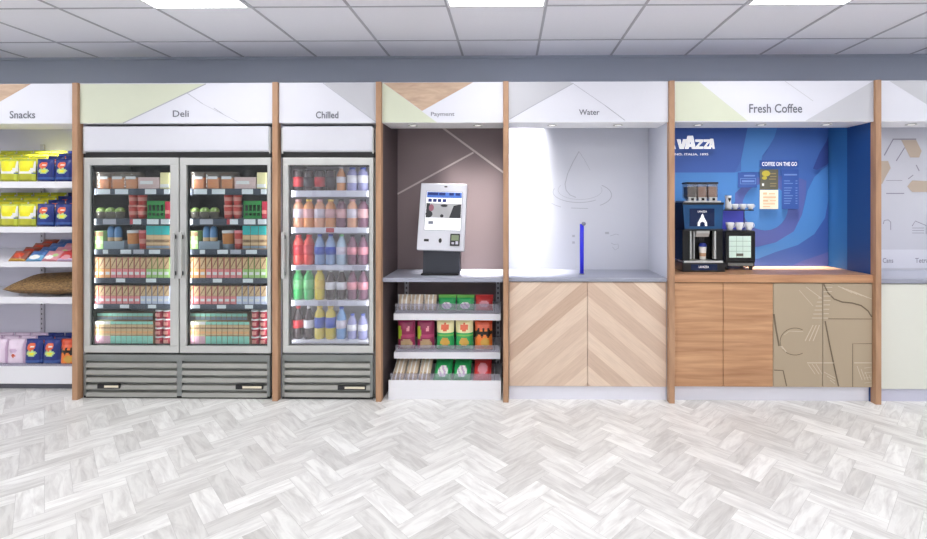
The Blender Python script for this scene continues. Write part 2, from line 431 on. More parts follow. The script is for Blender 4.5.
# ------------------------------------------------------------------ dividers
PF = -0.05; TOP = 2.283; HB = 1.992; HF, HR = -0.03, 0.23
posts = [74.6, 274.8, 378.4, 505.9, 672.1, 878.7]
PX = [X(p, PF) for p in posts]
PX = [PX[0] - 1.3] + PX + [PX[-1] + 1.3]
HW = 0.0195
BAYN = ['snacks', 'deli', 'chilled', 'payment', 'water', 'coffee', 'recycling']
CLAD = ['lavender_white', 'lavender_white', 'lavender_white', 'brown_dark', 'water_back', 'navy_side', 'lavender_white']
between = ['at the outer end of the snacks bay', 'between the snacks bay and the double fridge', 'between the double fridge and the single drinks fridge',
           'between the drinks fridge and the payment bay', 'between the payment and water bays', 'between the white water bay and blue coffee bay', 'between the blue coffee bay and the recycling bay', 'at the outer end of the recycling bay']
for i, x in enumerate(PX):
    t = thing('divider_panel', (x, 0.2, 0), 'full-height upright divider with oak front edge, ' + between[i], 'divider', 'oak-edged dividers')
    MB().box(x - HW, x + HW, PF, PF + .05, 0, TOP, 'post_oak').build('wood_edge', t, bevel=.002)
    MB().box(x - HW + .004, x + HW - .004, PF + .05, BACK - .005, 0, TOP, 'white').build('core', t)
    if i == 6:
        MB().box(x - HW, x - HW + .004, PF + .05, .232, 0, TOP, 'navy_side').build('cladding', t); MB().box(x - HW, x - HW + .004, .233, BACK - .005, 0, TOP, 'blue_side').build('rear_cladding', t)
    elif i > 0: MB().box(x - HW, x - HW + .004, PF + .05, BACK - .005, 0, TOP, CLAD[i - 1]).build('cladding', t)
    if i < 7: MB().box(x + HW - .004, x + HW, PF + .05, BACK - .005, 0, TOP, CLAD[i]).build('cladding', t)
def bay(i): return PX[i] + HW + .001, PX[i + 1] - HW - .001

# ------------------------------------------------------------------ header signs
def header(i, label, polys, lines, words, dim=True):
    a, b = bay(i); c = (a + b) / 2
    t = thing('header_sign', (c, 0.1, HB), label, 'sign', 'bay header signs')
    MB().box(a, b, HF, HR, HB + .002, TOP - .002, 'sign_white').build('sign_box', t); MB().box(a, b, HF, HR, HB, HB + .0015, 'soffit_white').build('soffit', t)
    y = HF - .0012
    if polys or lines:
        m = MB()
        for mt, pts in polys:
            P = []
            for px, py in pts:
                q = at(px, py, HF); P.append((min(max(q.x, a + .002), b - .002), y, min(max(q.z, HB + .001), TOP - .004)))
            m.poly(P, mt)
        for mt, w, pts in lines:
            P = [(min(max(at(px, py, HF).x, a + .003), b - .003), min(max(at(px, py, HF).z, HB + .001), TOP - .004)) for px, py in pts]
            m.ribbon(P, w, y - .0006, mt)
        m.build('panel_marking', t)
    w, x0, x1, y0, y1, bold = words
    MB().text(w, X(x0, HF), X(x1, HF), Zp(x0, y1, HF), Zp(x0, y0, HF), y - .0012, 'lettering_grey', bold).build('lettering', t)
    return t
header(0, 'white sign reading Snacks with a tan wood corner', [('tan_wood', [(-70, 84), (31, 84), (-2, 103), (-70, 103)])], [], ('Snacks', 10, 35.5, 111, 118.5, .012))
header(1, 'wide white and pale green sign reading Deli above the double fridge', [('sign_green', [(77, 84), (206, 84), (123, 124.8), (77, 124.8)])],
       [('sign_line', .007, [(206, 84), (123, 124.8)]), ('sign_line', .004, [(187, 93), (203, 104)]), ('sign_line', .004, [(214, 108), (226, 116)]), ('sign_grey', .004, [(203, 104), (240, 125)])], ('Deli', 173, 189, 110.5, 117, .012))
header(2, 'plain white sign reading Chilled above the drinks fridge', [('sign_grey', [(324, 83), (376, 83), (376, 122)])], [('sign_line', .004, [(323, 83), (376, 122)])], ('Chilled', 316, 338.5, 111.5, 118.5, .012))
header(3, 'sign reading Payment with a tan wood triangle above the kiosk', [('sign_green', [(381, 82), (383, 82), (422, 111.5), (437, 122.5), (381, 122.5)]), ('tan_wood', [(383, 82), (473, 82), (422, 111)])],
       [], ('Payment', 431, 454.5, 112, 117.3, .004))
header(4, 'white sign reading Water with a pale peaked outline', [('sign_grey', [(509, 81), (570, 81), (574, 83.5), (509, 119.5)])],
       [('sign_line', .006, [(509, 119.5), (536, 104)]), ('lettering_faint', .004, [(536, 104), (573, 83.5)]), ('lettering_faint', .003, [(573, 83.5), (605, 105.5)]), ('sign_line', .005, [(605, 105.5), (625, 120.5)])], ('Water', 579, 599.5, 109.5, 115, .012))
header(5, 'white sign reading Fresh Coffee with a pale green corner', [('sign_green', [(675, 81), (699, 81), (748, 121), (675, 121)]), ('sign_grey', [(873, 81), (876, 81), (876, 121), (805, 121)])],
       [('sign_grey', .004, [(785, 81), (813, 101)])], ('Fresh Coffee', 749, 802, 104, 113, .014))
# recycling header: its lettering is out of the picture; only the slanted grey field shows
a, b = bay(6)
t = thing('header_sign', ((a + b) / 2, .1, HB), 'plain white and grey sign above the recycling bay', 'sign', 'bay header signs')
MB().box(a, b, HF, HR, HB + .002, TOP - .002, 'sign_white').build('sign_box', t); MB().box(a, b, HF, HR, HB, HB + .0015, 'soffit_white').build('soffit', t)
q = [at(889, 80.4, HF), at(990, 80.4, HF), at(990, 143, HF)]
MB().poly([(v.x, HF - .0012, min(max(v.z, HB), TOP - .004)) for v in (at(889, 80.4, HF), at(950, 80.4, HF), at(950, 119, HF))], 'sign_grey').build('panel_marking', t)
# soffit downlights
dl = None
spots = [(413, 'brown payment bay, nearer the drinks fridge'), (478, 'brown payment bay, nearer the water bay'), (552, 'white water bay, nearer the payment bay'), (618, 'white water bay, nearer the coffee bay'),
         (698, 'coffee bay, above the coffee machine'), (761, 'coffee bay, above the poster group'), (826, 'coffee bay, nearest its navy side wall'), (911, 'recycling bay')]
for px, s in spots:
    x = X(px, .08); loc = Vector((x, .08, HB)); lab = 'small round downlight in the soffit of the ' + s
    if dl is None:
        dl = thing('downlight', loc, lab, 'downlight', 'soffit downlights')
        MB().lathe((x, .08, HB - .006), [(.034, .006), (.036, 0), (.024, 0), (.024, .003)], 'steel', 18).build('trim_ring', dl)
        MB().lathe((x, .08, HB - .004), [(.0225, 0), (.0225, .003)], 'downlight_lens', 16).build('lens', dl)
    else: dup(dl, loc, lab)

# ------------------------------------------------------------------ back panels
def back_panel(i, m, label, y=.44):
    a, b = bay(i)
    t = thing('back_panel', ((a + b) / 2, y, .0), label, 'back panel', 'bay back panels')
    MB().box(a + .001, b - .001, y, BACK - .002, .0, TOP - .02, m).build('board', t)
    return t
B0 = .4385
back_panel(0, 'lavender_white', 'pale lavender back panel of the snack shelves')
p = back_panel(3, 'mauve', 'mauve-brown back panel with two pale crossing lines behind the kiosk')
def rib(m, pts, w, mt, Y=B0): m.ribbon([(at(px, py, .44).x, at(px, py, .44).z) for px, py in pts], w, Y, mt)
m = MB(); rib(m, [(428, 117), (503.5, 172.5)], .016, 'panel_line'); rib(m, [(397.5, 194), (473.5, 152.5)], .014, 'panel_line', B0 - .0004); m.build('line_marking', p)
p = back_panel(4, 'water_back', 'white back panel printed with a water drop above ripples')
m = MB()
def curve(fn, n=20): return [fn(k / (n - 1)) for k in range(n)]
rib(m, [(579, 151.5), (573, 162), (567.5, 174), (565, 184), (566, 190), (570, 195), (576, 197.5)], .006, 'graphic_grey')
rib(m, [(579, 151.5), (584, 159), (590, 170)], .003, 'graphic_grey')
rib(m, curve(lambda t: (580 + 22 * math.cos(math.radians(20 - 230 * t) + 0), 190 + 9.5 * math.sin(math.radians(-20 + 230 * t)))), .003, 'graphic_grey', B0 - .0003)
rib(m, curve(lambda t: (579 + 26 * math.cos(math.radians(200 - 150 * t)), 192 + 10.5 * math.sin(math.radians(200 - 150 * t)))), .005, 'graphic_grey')
rib(m, curve(lambda t: (582 + 29.5 * math.cos(math.radians(-48 + 100 * t)), 195 + 13 * math.sin(math.radians(-48 + 100 * t)))), .006, 'graphic_grey')
rib(m, [(571, 208), (588, 208.5)], .005, 'graphic_grey'); rib(m, [(551, 203), (556, 205.5), (561, 207)], .005, 'graphic_grey')
rib(m, [(542.5, 233), (540, 238), (539, 242.5), (541, 246), (544, 245.5), (546, 242), (544.5, 237), (542.5, 233)], .003, 'graphic_grey')
for cx, cy in ((573.5, 236), (573.5, 242.5)): rib(m, [(cx - 1.3, cy), (cx + 1.3, cy)], .018, 'graphic_grey')
rib(m, [(605, 233), (609, 233)], .018, 'graphic_grey'); rib(m, [(610, 236), (616, 234), (619, 235)], .004, 'graphic_grey')
rib(m, [(611, 243), (614, 244.5), (618, 244), (618.5, 248), (615, 250), (612.5, 247)], .004, 'graphic_grey')
m.build('graphic_marking', p)
# coffee mural
p = back_panel(5, 'mural_blue', 'blue mural panel with curved lighter and darker bands and coffee lettering')
def mp(cx, cy): return (735 + cx / 3.667, 125 + cy / 3.667)
m = MB(); lay = [0]
def fill(mt, pts):
    lay[0] += .00025; A5, B5 = bay(5)
    m.poly([(min(max(at(px, py, .44).x, A5 + .003), B5 - .003), B0 + .0012 - lay[0], at(px, py, .44).z) for px, py in pts], mt)
fill('mural_dark', [(660, 125), (748, 125), (741, 160), (735, 172.5), (660, 172.5)])
fill('mural_light', [(660, 172.5), (735, 172.5), (741, 171), (741, 190), (733, 205), (730, 216), (660, 216)])
fill('mural_purple', [(660, 216), (727, 216), (722, 262), (718, 267), (660, 267)])
fill('mural_light', [(748, 125), (778, 125), (774, 138), (768, 148), (762, 156), (760, 172), (741, 172), (741, 160)])
ring_o = [mp(230, 192), mp(262, 205), mp(258, 262), mp(245, 330), mp(215, 390), mp(150, 430), mp(70, 448), mp(20, 440), mp(0, 420)]
fill('mural_purple', [mp(0, 250), mp(60, 195), mp(150, 185)] + ring_o)
fill('mural_light', [(765 + 23 * math.cos(k * math.pi / 12), 207 + 23.5 * math.sin(k * math.pi / 12)) for k in range(24)])
fill('mural_light', [mp(352, 148), mp(318, 165), mp(290, 192), mp(266, 240), mp(255, 290), mp(245, 330), mp(215, 390), mp(150, 430), mp(85, 447), mp(20, 448), mp(20, 495), mp(85, 490), mp(150, 465), mp(230, 440), mp(290, 400), mp(330, 340), mp(352, 275)])
fill('mural_dark', [mp(352, 275), mp(330, 340), mp(290, 400), mp(230, 440), mp(150, 465), mp(85, 490), mp(20, 495), mp(20, 520), mp(352, 520)])
fill('mural_purple', [mp(240, 500), mp(300, 480), mp(352, 465), mp(352, 520), mp(200, 520)])
fill('mural_navy', [mp(352, 40), mp(335, 60), mp(310, 100), mp(285, 160), mp(300, 165), mp(330, 150), mp(352, 140)])
m.build('mural_marking', p)
# wordmark, letters drawn as polygons (the first two run behind the oak edge)
m = MB(); YL = B0 - .0035
def gl(pts_list, x0, x1, yt, yb):
    for pts in pts_list:
        m.poly([(X(x0 + u * (x1 - x0), .44), YL, Zp(700, yb + (yt - yb) * v, .44)) for u, v in pts], 'glow_white')
Ab = [[(0, 0), (.28, 0), (.36, .22), (.64, .22), (.72, 0), (1, 0), (.68, 1), (.32, 1)]]
def letterA(x0, x1, yt, yb):
    gl([[(0, 0), (.36, 0), (.5, .6), (.5, 1), (.24, 1)], [(.64, 0), (1, 0), (.76, 1), (.5, 1), (.5, .6)], [(.36, .16), (.64, .16), (.58, .36), (.42, .36)]], x0, x1, yt, yb)
def letterV(x0, x1, yt, yb): gl([[(0, 1), (.38, 1), (.5, .42), (.5, 0), (.28, 0)], [(.62, 1), (1, 1), (.72, 0), (.5, 0), (.5, .42)]], x0, x1, yt, yb)
def letterZ(x0, x1, yt, yb): gl([[(0, .74), (0, 1), (1, 1), (1, .78), (.62, .74)], [(1, .78), (.42, .26), (0, .2), (.58, .74)], [(0, .2), (0, 0), (1, 0), (1, .26), (.42, .26)]], x0, x1, yt, yb)
gl([[(0, 0), (1, 0), (1, .28), (.45, .28), (.45, 1), (0, 1)]], 658, 665, 139.5, 149); letterA(663.5, 675.8, 139.5, 149)
letterV(676.5, 686.5, 139.3, 149); letterA(684.5, 695.5, 135.8, 149); letterZ(695, 703, 139.5, 149); letterZ(703.3, 710, 139.5, 149); letterA(708.5, 714.5, 138.8, 149)
m.text('TORINO, ITALIA, 1895', X(664, .44), X(708, .44), Zp(690, 155.8, .44), Zp(690, 153.2, .44), YL, 'glow_white', .01)
m.build('lettering', p)
# posters on the mural
def sheet(name, x0, x1, y0, y1, mt, label, cat, fn):
    Y = .4335; a, b = at(x0, y1, Y), at(x1, y0, Y)
    o = thing(name, ((a.x + b.x) / 2, Y, a.z), label, cat)
    MB().box(a.x, b.x, Y, .4348, a.z, b.z, mt).build('board', o)
    k = MB(); fn(k, Y - .0008); 
    if k.f: k.build('print_marking', o)
def bars(k, Y, rows, mt):
    for x0, x1, y0, y1 in rows: k.quad_xz(X(x0, Y), X(x1, Y), Zp(x0, y1, Y), Zp(x0, y0, Y), Y, mt)
sheet('heading_strip', 759.8, 798.6, 160.3, 167.4, 'navy_print', 'long navy heading strip of white capitals above the posters', 'sign',
      lambda k, Y: k.text('COFFEE ON THE GO', X(762, Y), X(797, Y), Zp(770, 166, Y), Zp(770, 162, Y), Y, 'glow_white', .012))
def olive(k, Y):
    bars(k, Y, [(770, 776, 173, 174.2), (770, 776.5, 176, 177), (769, 776, 178.6, 179.6), (770, 776.5, 183, 184), (770, 776, 185.6, 186.5)], 'tan_print')
    k.poly([(X(766 + 4.2 * math.cos(i * .5236), Y), Y - .0004, Zp(766, 173.5 + 3 * math.sin(i * .5236), Y)) for i in range(12)], 'yellow_print')
    k.poly([(X(764.5 + 2.6 * math.cos(i * .5236), Y), Y - .0004, Zp(766, 178 + 1.7 * math.sin(i * .5236), Y)) for i in range(12)], 'yellow_print')
    bars(k, Y, [(762, 764, 183.5, 186)], 'glow_white')
sheet('poster', 759.8, 778.2, 169.4, 189.4, 'olive_print', 'dark olive poster with a yellow blob above the cream sheet', 'poster', olive)
def cream(k, Y):
    bars(k, Y, [(763, 767, 192.5, 194.5), (769, 775, 193, 194.3), (763, 776, 196.5, 198), (763, 768, 199.8, 201.5), (770, 776, 200, 201), (763, 775, 203.2, 204.4), (763, 770, 206, 207)], 'peach_print')
sheet('poster', 759.8, 778.2, 190, 209, 'cream_print', 'small cream poster with peach print below the olive poster', 'poster', cream)
def menu(k, Y):
    rows = [(784, 797, 174, 175.5)]
    for i, yy in enumerate((180.5, 183, 187.5, 190, 192.6, 195.3, 198, 200.6, 203)): rows += [(784, 790 + (i * 7) % 4, yy, yy + .8), (795.5, 797.5, yy, yy + .8)]
    bars(k, Y, rows, 'pale_blue_print')
sheet('menu_sign', 782, 798.8, 169.4, 209, 'navy_print', 'tall blue menu board with pale lines beside the posters', 'menu board', menu)
def box_sign(k, Y):
    bars(k, Y, [(740.2, 756, 178.2, 178.8), (740.2, 756, 183.6, 184.2), (740.2, 740.8, 178.2, 184.2), (755.4, 756, 178.2, 184.2), (742, 754.5, 180.2, 182.2), (744, 755, 175, 176.5)], 'pale_blue_print')
sheet('box_sign', 738, 757, 172.5, 187.5, 'navy_print', 'small blue square sign with an outlined box above the cups', 'sign', box_sign)
# recycling back panel
p = back_panel(6, 'recycle_back', 'pale back panel printed with a tan folded recycling arrow')
m = MB()
def fillr(mt, pts): m.poly([(max(at(px, py, .44).x, bay(6)[0] + .003), B0, at(px, py, .44).z) for px, py in pts], mt)
mat('arrow_tan', (190, 174, 158), 0.5, var=0.03, scale=8)
mat('arrow_line', (146, 144, 160), 0.5, var=0)
fillr('arrow_tan', [(901, 140), (916, 140), (921.5, 151), (919, 157.5), (910, 157.5)])
fillr('arrow_tan', [(878, 161), (888, 161), (890.5, 168), (886, 176), (882, 184), (878, 184)])
fillr('arrow_tan', [(907, 186.5), (912, 180.5), (940, 181.5), (940, 192), (912, 192)])
fillr('sign_white', [(881, 249.5), (955, 249.5), (955, 268), (881, 268)])
rib(m, [(884, 155.5), (893, 139.2), (916, 139.2)], .010, 'arrow_line', B0 - .0006); rib(m, [(896, 161), (904.5, 147.5)], .008, 'arrow_line', B0 - .0006)
rib(m, [(886, 193.5), (904, 193.5)], .008, 'arrow_line', B0 - .0006); rib(m, [(886, 180.5), (902, 180.5)], .004, 'arrow_line', B0 - .0006); rib(m, [(916, 165), (919, 171)], .008, 'arrow_line', B0 - .0006); rib(m, [(908, 179), (913, 175)], .006, 'arrow_line', B0 - .0006)
rib(m, [(883, 224), (884, 220.5), (888, 219.8), (890.5, 222), (890.5, 230)], .006, 'arrow_line', B0 - .0006)
rib(m, [(912, 226), (915, 221), (926, 225.5), (926, 234)], .006, 'arrow_line', B0 - .0006)
for yy in (228, 230.5, 233): rib(m, [(912, yy), (924, yy)], .004, 'arrow_line', B0 - .0006)
m.text('Cans', X(882.5, .44), X(893, .44), Zp(885, 262.8, .44), Zp(885, 258, .44), B0 - .001, 'arrow_line', .012)
m.text('Tetra', X(915, .44), X(928, .44), Zp(915, 262.8, .44), Zp(915, 258, .44), B0 - .001, 'arrow_line', .012)
m.build('graphic_marking', p)

# ------------------------------------------------------------------ counters and base cabinets
CT = 0.879
def counter(i, z0, z1, y0, mt, label):
    a, b = bay(i); c = (a + b) / 2
    o = MB().box(a, b, y0, .437, z0, z1, mt).build('countertop', None, (c, .2, z0), bevel=.003)
    return tag(o, label, 'countertop')
counter(3, CT - .030, CT, -.02, 'counter_grey', 'thin grey counter shelf carrying the payment kiosk')
counter(4, CT - .026, CT, -.01, 'counter_grey', 'pale grey water counter above the chevron wood doors')
counter(5, .8525, .909, -.03, 'counter_wood', 'oak countertop carrying the coffee machine')
counter(6, CT - .034, CT, -.01, 'counter_grey', 'grey counter below the recycling arrow panel')
def cabinet(i, zc, label, doors, plinth, pl_m, plx1=None, yd=.0):
    a, b = bay(i); c = (a + b) / 2
    t = thing('base_cabinet', (c, .2, 0), label, 'cabinet')
    zt = zc - .002; zb = Zp(600, plinth, yd)
    MB().box(a + .002, b - .002, .035, .435, zb, zt, 'plinth').build('carcass', t)
    pass
    for x0, x1, mt, pr in doors:
        d = MB().box(x0, x1, yd, .03, zb + .004, zt - .004, mt).build('door', t, bevel=.0015)
        if pr: pr(d, x0, x1)
    MB().box(a + .002, (plx1 or b) - .002, .015, .06, 0, zb - .002, pl_m).build('plinth', t)
    return t
a, b = bay(4); mid = X(587.5, 0)
cabinet(4, CT - .026, 'water bay cabinet with two pale chevron wood doors', [(a + .003, mid - .0015, 'chevron_oak', None), (mid + .0015, b - .003, 'chevron_oak', None)], 387, 'plinth')
# centre the chevron on the door split
for o in list(COL.objects):
    if o.parent and o.parent.get('label', '').startswith('water bay cabinet') and o.name.startswith('door'):
        off = mid - o.parent.location.x
        for v in o.data.vertices: v.co.x -= off
        o.location.x += off
YD = -.022
a, b = bay(5); x1, x2, x3, x4 = X(723.2, YD), X(773, YD), X(822.7, YD), b - .003
def khaki(which):
    def fn(d, xa, xb):
        m = MB(); Y = YD - .0012
        def ln(pts, w, mt, dy=0):
            m.ribbon([(min(at(px, py, YD).x, x4 - .004), at(px, py, YD).z) for px, py in pts], w, Y - dy, mt)
        if which == 0:
            ln([(773.8, 314), (776, 330), (779, 346)], .012, 'khaki_dark'); ln([(774, 370), (783, 370.5), (786.5, 386)], .008, 'khaki_dark')
            ln([(795 + 15 * math.cos(r), 341.5 + 13.5 * math.sin(r)) for r in [math.radians(-60 - 12 * k) for k in range(21)]], .005, 'khaki_dark')
            ln([(784, 335), (789, 331), (803, 331.5)], .004, 'khaki_light')
            for k in range(6): ln([(812 + k * 1.2, 318 - 4 * k), (822, 318 - 4 * k)], .005, 'khaki_light')
            for k in range(3): ln([(805 + 4 * k, 341), (813 + 3.2 * k, 325)], .006, 'khaki_light')
            ln([(799, 290), (813, 306)], .003, 'khaki_light'); ln([(806, 287), (821, 298)], .004, 'khaki_light')
            ln([(807, 362.8), (822.4, 362.8)], .007, 'khaki_light')
            for k in range(3): ln([(808 + 4 * k, 364), (815 + 4 * k if k < 2 else 822, 374)], .004, 'khaki_light')
            ln([(781, 346), (786, 352)], .012, 'khaki_light')
        else:
            ln([(823.5, 284), (828, 293), (834, 299), (842, 302), (852, 303), (861, 305.5), (868, 311), (872.6, 317)], .010, 'khaki_dark')
            ln([(825, 321), (829, 342), (834, 366), (838.5, 386.3)], .010, 'khaki_dark'); ln([(828, 318.8), (872.6, 319)], .005, 'khaki_dark')
            ln([(872.6, 343.6), (852.5, 343.6), (852.5, 387)], .005, 'khaki_dark', .0003)
            for k in range(8): ln([(823.4, 318 - 4.4 * k), (828 + k * .6, 318 - 4.4 * k)], .005, 'khaki_light')
            for k in range(5): ln([(838 + k * 4, 286 + k * 1.4), (852 + k * 5, 293 + k * 1.5)], .004, 'khaki_light')
            ln([(823.4, 362.8), (834, 362.8)], .007, 'khaki_light'); ln([(854, 362.8), (872, 362.8)], .006, 'khaki_light')
            for k in range(3): ln([(824 + 3 * k, 372 + 4 * k), (835, 378 + 3 * k)], .004, 'khaki_light')
            for k in range(4): ln([(857 + 4 * k, 366 + 3 * k), (862 + 3 * k, 380)], .004, 'khaki_light'); ln([(864, 368 + 5 * k), (872, 367 + 5 * k)], .003, 'khaki_light', .0003)
        m.build('line_marking', d)
    return fn
cabinet(5, .8525, 'coffee bay cabinet with two oak doors and two khaki printed doors', [(a + .003, x1 - .002, 'coffee_wood', None), (x1 + .002, x2 - .001, 'coffee_wood', None), (x2 + .003, x3 - .002, 'khaki', khaki(0)), (x3 + .002, x4, 'khaki', khaki(1))], 386.5, 'plinth', X(869, .015), YD)
a, b = bay(6)
cabinet(6, CT - .034, 'pale green recycling cabinet below the grey counter', [(a + .003, b - .003, 'pale_green', None)], 388, 'plinth_lilac')

# ------------------------------------------------------------------ fridges
FY = -.02; FB = .435
def fridge(x0, x1, y_can, panes, label, inner, cat='fridge'):
    """panes: list of (glass px left, px right, stile px left, stile px right)"""
    a, b = X(x0, FY), X(x1, FY); bi = 1 if cat and x0 < 200 else 2; a = max(a, bay(bi)[0] + .001); b = min(b, bay(bi)[1] - .001); c = (a + b) / 2; pm = (x0 + x1) / 2
    t = thing('display_fridge', (c, .2, 0), label, cat, 'glass-door display fridges')
    zt = Zp(pm, 126.5, FY); zc = Zp(pm, 152, FY); zd = Zp(pm, 157.2, FY); zdb = Zp(pm, 353, FY); zg = Zp(pm, 355, FY)
    m = MB(); w = .012
    m.box(a, a + w, FY + .035, FB, .0, zt - .02, 'steel_dark'); m.box(b - w, b, FY + .035, FB, .0, zt - .02, 'steel_dark')
    m.box(a + w, b - w, FB - .02, FB, .0, zt - .02, inner); m.box(a + w, b - w, FY + .035, FB - .02, zd - .01, zt - .02, inner)
    m.box(a + w, b - w, FY + .035, FB - .02, .03, zdb + .035, inner)
    for q in panes[:-1]:
        xm = (X(q[3], FY)); m.box(xm - .010, xm + .010, FY + .037, .03, zdb + .03, zd, inner)
    m.build('cabinet', t)
    k = MB(); n = 8
    ca, cb = X(x0 + 3.5, FY), X(x1 - 2.5, FY)
    prof = [(FY + .04, zt), (FY - .005, zt)] + [(FY - .005 + .02 * (1 - math.cos(i / n * math.pi / 2)), zc + .02 - .02 * math.sin(i / n * math.pi / 2)) for i in range(n + 1)] + [(FY + .04, zc)]
    k.prism_x(ca, cb, prof, 'white_gloss'); k.build('canopy', t)
    [MB().box(p_, q_, FY, FY + .04, zc - .01, zt - .01, 'steel').build('canopy_bracket', t) for p_, q_ in ((max(ca - .012, a), ca - .001), (cb + .001, min(cb + .010, b)))]
    MB().box(a + .004, b - .004, FY + .012, FY + .034, zd, zc, 'gap_black').build('canopy_gap', t)
    doors = []
    for gi, (g0, g1, s0, s1) in enumerate(panes):
        X0, X1, G0, G1 = X(s0, FY) + .002, X(s1, FY) - .002, X(g0, FY), X(g1, FY)
        z0, z1 = zdb, zd - .003; h0, h1 = Zp(pm, 346, FY), Zp(pm, 165, FY)
        d = MB()
        for q in ((X0, X1, h1, z1), (X0, X1, z0, h0), (X0, G0, h0, h1), (G1, X1, h0, h1)): d.box(q[0], q[1], FY, FY + .033, q[2], q[3], 'steel')
        d = d.build('door', t, bevel=.003)
        MB().box(G0, G1, FY + .012, FY + .016, h0, h1, 'door_glass' if inner == 'fridge_inner' else 'door_glass_sheen').build('glass', d)
        s = MB()
        for q in ((G0, G1, h1 - .010, h1), (G0, G1, h0, h0 + .008), (G0, G0 + .010, h0, h1), (G1 - .010, G1, h0, h1)): s.box(q[0], q[1], FY + .018, FY + .030, q[2], q[3], 'gap_black')
        s.build('gasket', d)
        doors.append((d, G0, G1, h0, h1, X0, X1))
    # louvred grille
    gm = MB(); ga, gb = X(x0 + 2, FY), X(x1 - 2, FY)
    gm.box(ga, gb, FY + .028, FY + .034, .02, zg, 'steel_dark')
    gm.box(ga, gb, FY + .004, FY + .028, Zp(pm, 361, FY), zg, 'steel_dark')
    secs = []
    lim = [ga] + [(X(panes[j][3], FY) + X(panes[j + 1][2], FY)) / 2 for j in range(len(panes) - 1)] + [gb]
    for j in range(len(panes)):
        l = lim[j] + (.018 if j else .02); r = lim[j + 1] - (.02)
        secs.append((l, r))
        gm.box(lim[j], l, FY + .004, FY + .028, .02, Zp(pm, 361, FY), 'steel_dark'); gm.box(r, lim[j + 1], FY + .004, FY + .028, .02, Zp(pm, 361, FY), 'steel_dark')
        for yy in (363, 370.2, 377.6, 385, 392.4):
            zt_, zb_ = Zp(pm, yy, FY), Zp(pm, yy + 5.2, FY)
            gm.prism_x(l, r, [(FY + .026, zt_), (FY + .008, zt_ - .006), (FY, zb_ + .006), (FY + .004, zb_), (FY + .012, zb_)], 'louver_steel')
    gm.box(ga, gb, FY + .006, FY + .03, .004, .02, 'gap_black')
    gm.build('grille', t)
    for ffx in (ga + .03, gb - .03):
        for yy in (.08, .38): MB().lathe((ffx, yy, 0), [(.018, 0), (.018, .03)], 'black_satin', 10).build('foot', t)
    return t, doors, secs, pm
PXR = Vector((0, 0, 0))
DP = [(89.5, 170, 83.5, 178.8), (186.2, 267.2, 179.4, 271)]
f2, d2, s2, pm2 = fridge(81, 271.5, 125, DP, 'wide double-door steel fridge stocked with sandwiches under the Deli sign', 'fridge_inner')
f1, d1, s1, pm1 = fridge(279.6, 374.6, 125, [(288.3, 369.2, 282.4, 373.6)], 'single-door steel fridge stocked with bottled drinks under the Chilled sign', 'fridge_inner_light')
def handle(d, xc, ya, yb):
    z0, z1 = Zp(180, yb, FY), Zp(180, ya, FY)
    m = MB(); m.box(xc - .011, xc + .011, FY - .03, FY - .018, z0, z1, 'steel'); m.box(xc - .007, xc + .007, FY - .018, FY + .001, z0 + .02, z0 + .05, 'black_satin'); m.box(xc - .007, xc + .007, FY - .018, FY + .001, z1 - .05, z1 - .02, 'black_satin')
    m.build('handle', d, bevel=.003)
handle(d2[0][0], X(175.5, FY), 232, 278); handle(d2[1][0], X(182.6, FY), 232, 278); handle(d1[0][0], X(284.6, FY), 232, 278)
for px0, px1, t in ((98, 120, f2), (236, 263, f2), (338, 366, f1)):
    z = Zp(150, 388.6, FY); m = MB(); m.box(X(px0, FY), X(px1, FY), FY - .006, FY + .006, z, z + .030, 'black_satin'); m.box(X(px0 + 7, FY), X(px1 - 1, FY), FY - .008, FY - .005, z + .008, z + .024, 'display_cream'); m.build('controller_display', t)
# shelves
SH = {}
def shelf(t, G0, G1, ytop, ybot, pm, tags, rail, key, side, deep=.40):
    z1, z0 = Zp(pm, ytop, FY + .04), Zp(pm, ybot, FY + .055)
    fb = bay(2 if side == 2 else 1); G0 = fb[0] + .0145 if side in (0, 2) else G0 - .010; G1 = fb[1] - .0145 if side in (1, 2) else G1 + .010; wall = 0
    s = MB().box(G0 - wall, G1 + wall, FY + .049, deep, z1 - .012, z1 - .004, 'rail_grey' if rail == 'rail_grey' else 'shelf_white').build('shelf', t)
    MB().box(G0 - wall, G1 + wall, FY + .040, FY + .047, z0, z1, rail).build('price_rail', s)
    for x0, x1, mt in tags:
        MB().box(X(x0, .018), X(x1, .018), FY + .037, FY + .0395, z0 + .006, z1 - .004, mt).build('price_tag', s)
    SH[key] = z1 - .004
Wt, Gt, Rt = 'tag_white', 'tag_grey', 'tag_red'
TAGS = [[(97, 110, Wt), (115, 128, Wt), (145, 156, Wt), (164, 169.5, Wt)], [(90.5, 96, Wt), (103, 116, Gt), (130, 133, Rt), (133, 141, Wt), (147, 158.5, Wt), (161, 169.5, Wt)],
        [(103, 108, Wt), (120.5, 131, Wt), (133.5, 144, Gt), (149, 160, Wt)], [(90.5, 95, Wt), (116, 125, Wt), (146, 156, Wt)], [(94, 103, Wt), (120, 129, Wt), (148, 156, Wt)]]
RY = [(188.6, 195), (218.6, 225), (249.2, 254.4), (278, 282.8), (304.2, 308.6)]
DX = 96.9
for di in (0, 1):
    for k in range(5): shelf(f2, d2[di][1], d2[di][2], RY[k][0], RY[k][1], pm2, [(p0 + di * DX, p1 + di * DX, m_) for p0, p1, m_ in TAGS[k]], 'rail_grey', ('d', k), di)
    MB().box(d2[di][1] - .004, d2[di][2] + .004, FY + .05, .40, Zp(pm2, 346, .03) - .01, Zp(pm2, 346, .03), 'rail_white').build('base_shelf', f2)
SH[('d', 5)] = Zp(pm2, 346, .03)
CR = [(190.5, 197), (227.5, 233), (265.2, 270), (300.6, 305.4)]
